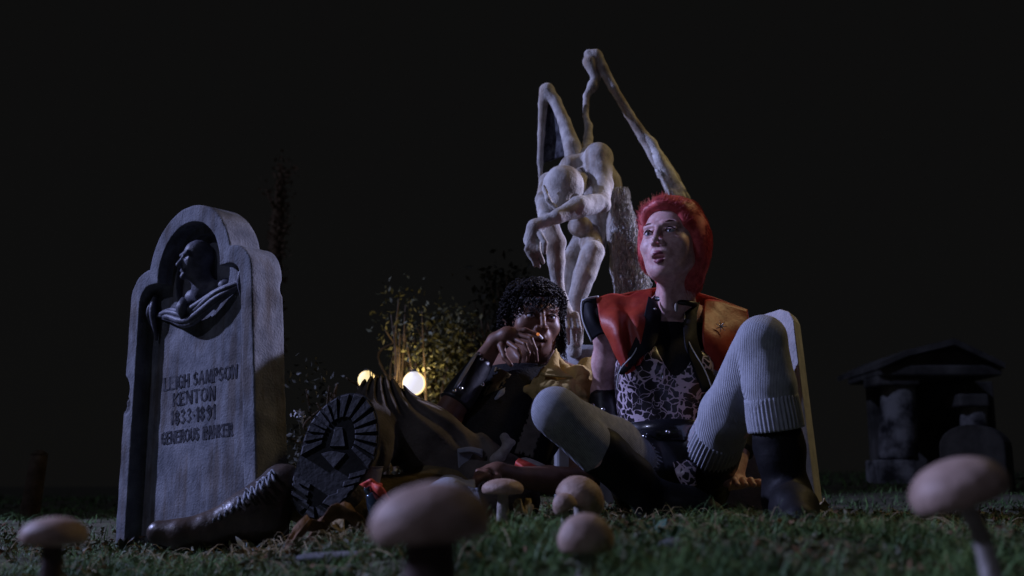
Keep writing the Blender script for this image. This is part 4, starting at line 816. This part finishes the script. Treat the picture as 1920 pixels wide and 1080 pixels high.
mushroom(1098, 1004, 1.25, 104, 80, 'round mushroom on a thin pale stem in front of the twin mushrooms', 0.05, sw=34, seed=6)
mushroom(1092, 928, 2.0, 92, 66, 'bigger cap of the pair of mushrooms sprouting below the stockinged knee', -0.55, sw=24, seed=8)
mushroom(1057, 944, 1.93, 46, 38, 'tiny mushroom tucked under its bigger neighbour below the stockinged knee', 0.45, sw=14, seed=9)
mushroom(943, 913, 2.2, 78, 32, 'flat tan mushroom beside the reclining person\'s resting hand', 0.0, sw=22, seed=11)
mushroom(1792, 908, 0.95, 178, 96, 'tilted mushroom with a bright lavender cap at the right edge', 0.30, sw=34, seed=13, lean=0.03)
# ================================================================== litter round the people
t = thing('rag', P(700, 945, 2.45), 'crumpled red rag lying by the raised trouser leg', 'rag')
sheet('cloth', [[(682, 905, 2.46), (700, 922, 2.43), (716, 945, 2.45)], [(696, 900, 2.42), (712, 918, 2.39), (728, 938, 2.42)], [(712, 912, 2.46), (722, 922, 2.43), (740, 948, 2.46)]], M['redthing'], t, 0.005, (18, 18), 0.012, 60, 2)
t = thing('cup', P(698, 900, 2.52), 'beige paper cup standing behind the red rag', 'cup')
MB().tube(pc((696, 915, 2.52), (699, 876, 2.52)), [0.018, 0.024], 6, 20).build('wall', M['stem'], t); MB().tube(pc((699, 876.5, 2.52), (699, 875, 2.52)), [0.0255, 0.0255], 4, 20).build('rim', M['stem'], t)
t = thing('glass_bottle', P(705, 960, 2.42), 'small dark glass bottle lying under the red rag', 'bottle')
M['glassy'] = mat('dark_glass', (0.02, 0.03, 0.04), None, 0.05, bump=0, spec=1.0, coat=1)
MB().tube(pc((694, 925, 2.42), (705, 945, 2.42), (716, 968, 2.42)), [0.012, 0.022, 0.024], 10, 16).build('body', M['glassy'], t); MB().tube(pc((688, 914, 2.42), (694, 925, 2.42)), [0.009, 0.010], 4, 12).build('neck', M['glassy'], t)
t = thing('carton', P(885, 895, 2.85), 'crumpled pale carton behind the resting hand', 'carton')
m = MB(); c_ = P(880, 868, 2.80); m.box(c_, (0.032, 0.02, 0.036), np.array(Matrix.Rotation(0.2, 3, 'Z'))); m.build('box', M['pale'], t, False, bevel=0.003)
sheet('flap', [[(858, 842, 2.775), (880, 838, 2.77), (900, 842, 2.775)], [(858, 850, 2.77), (880, 848, 2.76), (902, 852, 2.765)]], M['pale'], t, 0.002, (6, 12), 0.004, 60, 3)
t = thing('bone', P(945, 850, 2.78), 'small knobbly pale bone lying in the reclining person\'s lap', 'bone')
s = S(*bbox([P(930, 868, 2.78), P(965, 815, 2.78)], 0.04), 0.0022); s.chain(pc((936, 858, 2.78), (950, 838, 2.77), (946, 820, 2.77)), [0.017, 0.010, 0.012], 0.012).ell(P(930, 862, 2.77), (0.017, 0.014, 0.014), 0.01).ell(P(958, 830, 2.77), (0.014, 0.01, 0.010), 0.01); s.noise(0.002, 90, 3); s.build('shaft', M['stem'], t)
t = thing('melon_slice', P(1000, 885, 2.7), 'red and white slice of fruit lying just above the resting forearm', 'fruit')
sheet('flesh', [[(966, 868, 2.68), (985, 882, 2.66), (1012, 892, 2.68)], [(972, 862, 2.70), (995, 872, 2.69), (1030, 890, 2.70)]], M['redthing'], t, 0.012, (8, 16), 0.002, 60, 3)
sheet('rind', [[(975, 862, 2.70), (998, 872, 2.69), (1034, 889, 2.70)], [(985, 860, 2.72), (1005, 866, 2.72), (1032, 882, 2.72)]], M['stem'], t, 0.008, (6, 16), 0.002, 60, 4)
t = thing('cloth', P(840, 900, 2.4), 'grey-green folded cloth behind the largest mushroom', 'cloth')
sheet('fold', [[(800, 915, 2.5), (840, 893, 2.52), (890, 905, 2.5)], [(795, 935, 2.4), (845, 912, 2.4), (900, 925, 2.4)], [(790, 955, 2.35), (845, 950, 2.3), (905, 955, 2.35)]], M['pale'], t, 0.006, (18, 24), 0.012, 40, 6)
# dead leaves, straw, weeds
def leafblade(c, L_, w, az, curl, seed, name, matl, label, cat, group):
    r = np.random.default_rng(seed); n, k = 12, 7; u = np.linspace(0, 1, n); v = np.linspace(-1, 1, k); wu = w*np.sin(np.pi*np.clip(u*0.94+0.03, 0, 1))**0.8
    x = u*L_; P_ = np.zeros((n, k, 3)); d = np.array([math.cos(az), math.sin(az), 0]); e = np.array([-math.sin(az), math.cos(az), 0])
    for i in range(n):
        for j in range(k):
            z = curl*math.sin(u[i]*3)*0.5+abs(v[j])**1.5*wu[i]*0.8+0.006*math.sin(u[i]*14+v[j]*5+seed)
            P_[i, j] = np.array(c)+d*x[i]+e*v[j]*wu[i]*(0.75+0.25*math.sin(u[i]*20+seed))+np.array([0, 0, z])
    q = (np.arange(n-1)[:, None]*k+np.arange(k-1)[None, :]).ravel(); o = mk(name, P_.reshape(-1, 3), np.stack([q, q+1, q+k+1, q+k], 1), matl, at=c)
    o.modifiers.new('thickness', 'SOLIDIFY').thickness = 0.0015; tag(o, label, cat, group); return o
leafblade(gpt(575, 2.05, 0.01), 0.13, 0.035, 0.15, 0.10, 1, 'dead_leaf', M['deadleaf'], 'big curled brown dead leaf in front of the laced boot', 'leaf', 'dead leaves on the grass')
leafblade(gpt(540, 2.0, 0.01), 0.10, 0.03, 0.7, 0.07, 2, 'dead_leaf', M['deadleaf'], 'smaller brown dead leaf at the left of the big curled one', 'leaf', 'dead leaves on the grass')
leafblade(gpt(650, 2.1, 0.01), 0.09, 0.02, 2.4, 0.05, 3, 'dead_leaf', M['straw'], 'straw-coloured dead leaf between the curled leaf and the largest mushroom', 'leaf', 'dead leaves on the grass')
leafblade(gpt(995, 2.15, 0.02), 0.09, 0.02, 1.9, 0.05, 4, 'dead_leaf', M['straw'], 'pale dead leaf below the flat tan mushroom', 'leaf', 'dead leaves on the grass')
leafblade(gpt(1518, 2.5, 0.02), 0.06, 0.022, 0.6, 0.04, 6, 'dead_leaf', M['straw'], 'pale dead leaf at the foot of the leaning headstone', 'leaf', 'dead leaves on the grass')
def weed(px, Y, h, n, matl, label, seed, wmul=0.16):
    b = gpt(px, Y); r = np.random.default_rng(seed); t = thing('weed', b, label, 'weed', 'small weeds in the grass')
    m = MB(); pl = []; wd = []
    for k in range(n):
        az = r.random()*6.28; d = np.array([math.cos(az), math.sin(az), 0]); u = np.linspace(0, 1, 7)[:, None]; L_ = h*(0.6+0.5*r.random()); sp2 = 0.3+0.7*r.random()
        pp = b+d*u*L_*sp2+np.array([0, 0, 1])*L_*(u-0.35*u*u); pl.append(pp); e = np.array([-d[1], d[0], 0]); wd.append(e*np.sin(np.pi*np.clip(u*0.9+0.08, 0, 1))*L_*wmul)
    v_, f_ = ribbons(np.array(pl), np.array(wd)); mk('leaf_blades', v_, f_, matl, t)
    MB().tube([b-np.array([0, 0, 0.01]), b+np.array([0, 0, h*0.5])], [0.002, 0.001], 5, 5).build('stalk', matl, t); return t
M['paleweed'] = leafmat('pale_weed', (0.28, 0.33, 0.36), (0.4, 0.45, 0.5))
weed(1225, 1.75, 0.055, 5, M['teal'], 'blue-green broad-leaved weed in front of the seated person', 3, 0.24)
weed(1250, 1.5, 0.05, 5, M['teal'], 'dark green weed right of the round mushroom', 5)
weed(468, 2.2, 0.055, 5, M['paleweed'], 'pale-leaved weed under the laced boot', 6, 0.12)
weed(345, 2.0, 0.03, 4, M['paleweed'], 'tiny pale weed left under the boot toe', 7, 0.12)
weed(1170, 1.9, 0.04, 8, M['teal'], 'small green weed at the right of the twin mushrooms', 8)
weed(240, 2.6, 0.06, 16, M['darkleaf'], 'bushy green weed at the foot of the carved headstone', 9, 0.1)
weed(1485, 2.35, 0.05, 4, M['paleweed'], 'thin bluish leaves beside the upright boot', 10, 0.14)
# straw scattered
r_ = np.random.default_rng(31); N = 420; yy = 1.4+1.3*r_.random(N); xx = (r_.random(N)*2-1)*0.5*yy; cl = r_.random(N) < 0.35; xx[cl] = -0.36+0.12*r_.normal(size=cl.sum()); yy[cl] = 2.0+0.1*r_.normal(size=cl.sum())
az = r_.random(N)*6.28; L_ = 0.02+0.06*r_.random(N); t = np.linspace(0, 1, 5); d = np.stack([np.cos(az), np.sin(az), 0*az], 1)
pl = np.stack([xx, yy, gz(xx, yy)+0.012], 1)[:, None, :]+d[:, None, :]*(L_[:, None]*t)[..., None]; pl[..., 2] += 0.03*np.sin(t*2.5)[None, :]*r_.random(N)[:, None]
tag(strands('straw_litter', pl, 0.0012, M['straw']), kind='stuff')
# small leaf crumbs over the turf
def scatter(name, centres, spread, n, sz, matl, seed, parent=None, flat=0.5, at=None, up=0.0):
    r = np.random.default_rng(seed); c = np.asarray(centres)[r.integers(0, len(centres), n)]; sp = np.asarray(spread); p = c+r.normal(size=(n, 3))*sp
    a = r.normal(size=(n, 3)); a /= np.linalg.norm(a, axis=1)[:, None]; b = np.cross(a, r.normal(size=(n, 3))); b /= np.linalg.norm(b, axis=1)[:, None]; s_ = (sz*(0.5+r.random(n)))[:, None]
    nn_ = np.cross(a, b); v = np.stack([p-a*s_, p+b*s_*flat-a*s_*0.1, p+a*s_+nn_*s_*0.3, p-b*s_*flat-a*s_*0.1], 1).reshape(-1, 3)
    return mk(name, v, np.arange(4*n).reshape(-1, 4), matl, parent, False, at=at)
r_ = np.random.default_rng(77); N = 9000; yy = 1.2+2.4*r_.random(N); xx = (r_.random(N)*2-1)*(0.55*yy); cc = np.stack([xx, yy, gz(xx, yy)+0.012], 1)
tag(scatter('leaf_litter', cc, (0.001, 0.001, 0.006), 9000, 0.0075, M['ivy'], 5), kind='stuff')
tag(scatter('brown_leaf_litter', cc[np.sin(cc[:, 0]*7+2)*np.sin(cc[:, 1]*9) > 0.1], (0.01, 0.01, 0.008), 1500, 0.007, M['deadleaf'], 6), kind='stuff')
for k, (px, Y, L_, lb) in enumerate(((640, 1.75, 0.10, 'flat grey stone slab in the grass left of the largest mushroom'), (1262, 1.45, 0.035, 'small grey pebble in the grass beside the dark green weed'))):
    c_ = gpt(px, Y, 0.006); s = S(c_-L_, c_+L_, 0.002); s.ell(c_, (L_*0.7, L_*0.35, 0.011), 0.001); s.noise(0.006, 50, k+3); o = s.build('stone', M['tomb'], at=c_); tag(o, lb, 'stone')
# turf mounds left
# ================================================================== lamps in the bushes
M['lampglass'] = mat('lamp_glass', (0.9, 0.85, 0.8), emit=(0.93, 0.90, 1.0), es=0.80, bump=0); M['lampyellow'] = mat('amber_lamp_glass', (0.9, 0.8, 0.5), emit=(1.0, 0.80, 0.38), es=0.95, bump=0); M['lampring'] = mat('lamp_ring', (0.9, 0.7, 0.4), emit=(1.0, 0.70, 0.28), es=1.6, bump=0)
def lantern(px, py, Y, r, label, en, gm='lampglass'):
    c = P(px, py, Y); g0 = float(gz(c[0], Y)); t = thing('lantern', (c[0], Y, g0), label, 'lamp', 'lit lamps among the bushes')
    s = S(c-r*1.3, c+r*1.3, r/20); s.ell(c, (r, r*0.5, r*1.06), 0.001).ell(c+np.array([0, 0, r*0.92]), (r*0.4, r*0.35, r*0.3), 0.01); s.build('globe', M[gm], t)
    A_ = np.linspace(0, 6.2832, 33); MB().tube([c+np.array([r*1.02*math.cos(a), 0.004, r*1.08*math.sin(a)]) for a in A_], r*0.10, 64, 8).build('rim', M['lampring'], t)
    MB().tube([c+np.array([0, 0.03, -r*0.95]), (c[0], Y+0.03, g0-0.02)], [0.014, 0.016], 4, 10).build('post', M['darkgrey'], t)
    MB().tube([c+np.array([0, 0.0, r*1.15]), c+np.array([0, 0.0, r*1.4])], [r*0.5, r*0.12], 4, 12).build('lamp_cap', M['darkgrey'], t)
    lamp('POINT', 'lantern_light', c+np.array([0.0, 0.16, 0.05]), (0, 0, 0), en, (1.0, 0.74, 0.38), 0.05); return t
lantern(776, 719, 4.6, 0.044, 'round glowing white lamp with a yellow rim in front of the ivy', 3.2)
lantern(687, 712, 4.7, 0.034, 'yellow glowing lamp half hidden behind the raised knee', 0.5, 'lampyellow')
# ================================================================== plants behind
def bush(px0, px1, py0, Y, n, sz, matl, label, seed, name='bush', vines=0, blobs=26, vm=None, dep=0.12):
    r = np.random.default_rng(seed); b = gpt((px0+px1)/2, Y); t = thing(name, b, label, name.replace('_', ' ')); cs = []
    for k in range(blobs):
        u = r.random(); px = px0+(px1-px0)*u; prof = 1-(2*abs(u-0.5))**2.2*0.55; py = 930-(930-py0)*prof*r.random()**0.75; cs.append(P(px, py, Y+dep*r.normal()))
    scatter('foliage', cs, (0.055*Y/4.6, 0.07, 0.055*Y/4.6), n, sz, matl, seed, t)
    m = MB()
    for k in range(max(vines, 3)):
        px = px0+(px1-px0)*r.random(); w = (px1-px0)*0.25; q = [gpt(px, Y, -0.02)]
        for j in range(1, 6): q.append(P(px+w*r.normal()*0.5*j/5+8*r.normal(), 930-(930-py0)*j/5*(0.6+0.4*r.random()) if j < 5 else py0+60*r.random(), Y-0.05+0.05*r.normal()))
        m.tube(q, [0.012*Y/4.6, 0.008*Y/4.6, 0.003], 26, 6)
    m.build('stems', vm or M['bark'], t); return t
bush(742, 935, 600, 5.25, 14000, 0.014, M['ivy'], 'tangled ivy-grown bank lit yellow around the round lamp', 3, 'ivy_bush', 60, 70, dep=0.06)
bush(900, 1010, 520, 5.6, 3000, 0.02, M['darkleaf'], 'dim brown shrub rising behind the reclining person\'s head', 4, 'shrub', 26, 20)
bush(725, 800, 560, 4.9, 750, 0.012, M['ivy'], 'sprig of sparse leaves standing just left of the round lamp', 5, 'leafy_sprig', 7, 10)
bush(548, 640, 710, 3.9, 700, 0.011, M['darkleaf'], 'low dark shrub between the carved headstone and the raised knee', 6, 'shrub', 8, 10)
bush(664, 724, 690, 4.35, 110, 0.014, M['darkleaf'], 'thin dark twigs crossing in front of the yellow lamp', 16, 'twiggy_plant', 5, 6, dep=0.02)
fl = thing('flower', P(562, 775, 3.8), 'tiny white-lilac blossom on the low dark shrub beside the carved headstone', 'flower')
m = scatter('petals', [P(553, 778, 3.8), P(564, 772, 3.8), P(566, 782, 3.8)], (0.006, 0.005, 0.006), 16, 0.012, M['white'], 4, fl)
MB().tube(pc((560, 782, 3.8), (566, 840, 3.82), (570, 930, 3.85)), 0.0015, 8, 5).build('stalk', M['darkleaf'], fl)
# trees far back
def tree(px, Y, hp, r0, label, seed, leaves=1200, matl=None):
    r = np.random.default_rng(seed); b = gpt(px, Y, -0.05); top = P(px+25, hp, Y); t = thing('tree', b, label, 'tree'); H = top[2]-b[2]; m = MB()
    mid = b+(top-b)*0.5+np.array([0.06, 0, 0]); m.tube([b, b+(mid-b)*0.5, mid, top], [r0*1.3, r0, r0*0.8, r0*0.35], 24, 14); ends = []
    for k in range(3):
        z = 0.6+0.5*r.random(); s0 = b+(top-b)*z; az = r.random()*6.28; L_ = H*(0.07+0.08*r.random()); e = s0+np.array([math.cos(az)*L_, math.sin(az)*L_*0.6, L_*(0.4+0.3*r.random())])
        m.tube([s0, (s0+e)/2+np.array([0, 0, 0.05*L_]), e], [r0*0.35, r0*0.2, r0*0.06], 12, 7); ends += [e, (s0+e*2)/3]
    m.build('trunk', M['farbark'], t); scatter('crown', ends, (H*0.055, H*0.055, H*0.045), leaves, 0.045, matl or M['farleaf'], seed, t); return t
t = thing('tree', gpt(505, 8.5, -0.05), 'slender ivy-clad tree trunk rising dimly behind the carved headstone', 'tree')
m = MB(); q_ = [gpt(498, 8.5, -0.05), P(505, 700, 8.5), P(514, 500, 8.5), P(522, 400, 8.5), P(527, 310, 8.5)]; m.tube(q_, [0.10, 0.075, 0.06, 0.05, 0.015], 30, 14)
for a_, b_ in (((516, 470), (545, 420)), ((520, 410), (497, 355)), ((524, 360), (545, 315))): m.tube([P(*a_, 8.5), P((a_[0]+b_[0])/2, (a_[1]+b_[1])/2-4, 8.45), P(*b_, 8.45)], [0.02, 0.013, 0.005], 10, 7)
m.build('trunk', M['farbark'], t)
scatter('crown', [P(508+22*math.sin(k*0.9)*0.3+k*0.35, 720-k*6.8, 8.42) for k in range(62)]+[P(545, 318, 8.4), P(497, 355, 8.4), P(540, 400, 8.4)], (0.035, 0.035, 0.05), 900, 0.02, M['farbark'], 5, t)
# ================================================================== wooden post, left
t = thing('wooden_post', gpt(62, 5.0), 'weathered dim wooden post leaning in the dark left of the carved headstone', 'post')
a_, b_ = gpt(58, 5.0, -0.05), P(74, 852, 5.0); MB().tube([a_, (a_+b_)/2, b_], [0.05, 0.045, 0.04], 10, 6).build('shaft', M['bark'], t); MB().tube([b_, b_+np.array([0, 0, 0.02])], [0.044, 0.012], 4, 6).build('post_top', M['bark'], t)
# ================================================================== tomb on the right
tb = thing('tomb', gpt(1720, 8.5), 'small dark pillared tomb with a low gabled roof on the right', 'tomb'); YT = 8.5
def bx(name, x0, x1, y0, y1, Y, dep, parent, matl=None, bev=0.015, label=None):
    a = P(x0, y0, Y); b = P(x1, y1, Y); c = (a+b)/2; c[1] = Y+dep/2; m = MB(); m.box(c, (abs(b[0]-a[0])/2, dep/2, abs(b[2]-a[2])/2)); o = m.build(name, matl or M['tomb'], parent, False, bevel=bev)
    if label: o['label'] = label
    return o
def column(x, w, y0, y1, Y, parent):
    a, b = P(x, y0, Y), P(x, y1, Y); r = w/2*Y/2000
    MB().tube([a, a+(b-a)*0.5, b], [r*0.9, r, r*1.08], 16, 20).build('column', M['tombpale'], parent)
M['tombpale'] = mat('tomb_column_stone', (0.05, 0.05, 0.06), (0.42, 0.43, 0.48), 0.9, 5, 0.8, 25, spec=0.1, ramp=(0.4, 0.58))
column(1684, 66, 722, 862, YT, tb); column(1826, 50, 762, 862, YT, tb)
bx('column_base', 1648, 1722, 862, 930, YT-0.16, 0.34, tb, M['tombpale']); bx('column_base', 1795, 1860, 862, 930, YT-0.16, 0.34, tb)
bx('capital', 1644, 1726, 704, 722, YT-0.16, 0.34, tb); bx('capital', 1798, 1856, 738, 762, YT-0.14, 0.3, tb)
bx('back_wall', 1630, 1880, 715, 935, YT+0.5, 0.12, tb); bx('lintel', 1648, 1880, 684, 704, YT-0.2, 0.8, tb)
g1 = [P(1650, 690, YT-0.25), P(1700, 668, YT-0.25), P(1790, 646, YT-0.25), P(1885, 690, YT-0.25), P(1885, 680, YT-0.25), P(1790, 634, YT-0.25), P(1700, 656, YT-0.25), P(1650, 680, YT-0.25)]
v_ = g1+[p+np.array([0, 1.1, 0]) for p in g1]; f_ = [(0, 1, 6, 7), (1, 2, 5, 6), (2, 3, 4, 5)]; f_ += [tuple(i+8 for i in q[::-1]) for q in f_]+[(i, i+8, (i+1) % 8+8, (i+1) % 8) for i in range(8)]
mk('roof', v_, f_, M['tomb'], tb, False)
g2 = [P(1656, 684, YT-0.1), P(1878, 684, YT-0.1), P(1790, 650, YT-0.1), P(1700, 672, YT-0.1)]; v_ = g2+[p+np.array([0, 0.1, 0]) for p in g2]; mk('gable', v_, [(0, 1, 2, 3), (7, 6, 5, 4)]+[(i, i+4, (i+1) % 4+4, (i+1) % 4) for i in range(4)], M['tomb'], tb, False)
h3 = thing('headstone', gpt(1825, 6.0), 'dark round-topped headstone in front of the pillared tomb, behind the lavender mushroom', 'headstone')
o3 = []
for a in np.linspace(math.pi, 0, 14): o3.append(P(1822, 838, 6.0)+np.array([0.185*math.cos(a), 0, 0.125*math.sin(a)]))
o3 += [P(1895, 965, 6.0), P(1768, 965, 6.0)]; n = len(o3); v_ = o3+[p+np.array([0.09, 0.10, 0]) for p in o3]
o = mk('slab', v_, [tuple(range(n)), tuple(range(2*n-1, n-1, -1))]+[(i, i+n, (i+1) % n+n, (i+1) % n) for i in range(n)], M['tomb'], h3, False); mo = o.modifiers.new('bevel', 'BEVEL'); mo.width = 0.01; mo.segments = 2
SC.cycles.use_denoising = True
SC.cycles.max_bounces = 5
print('OBJS', len(bpy.data.objects))
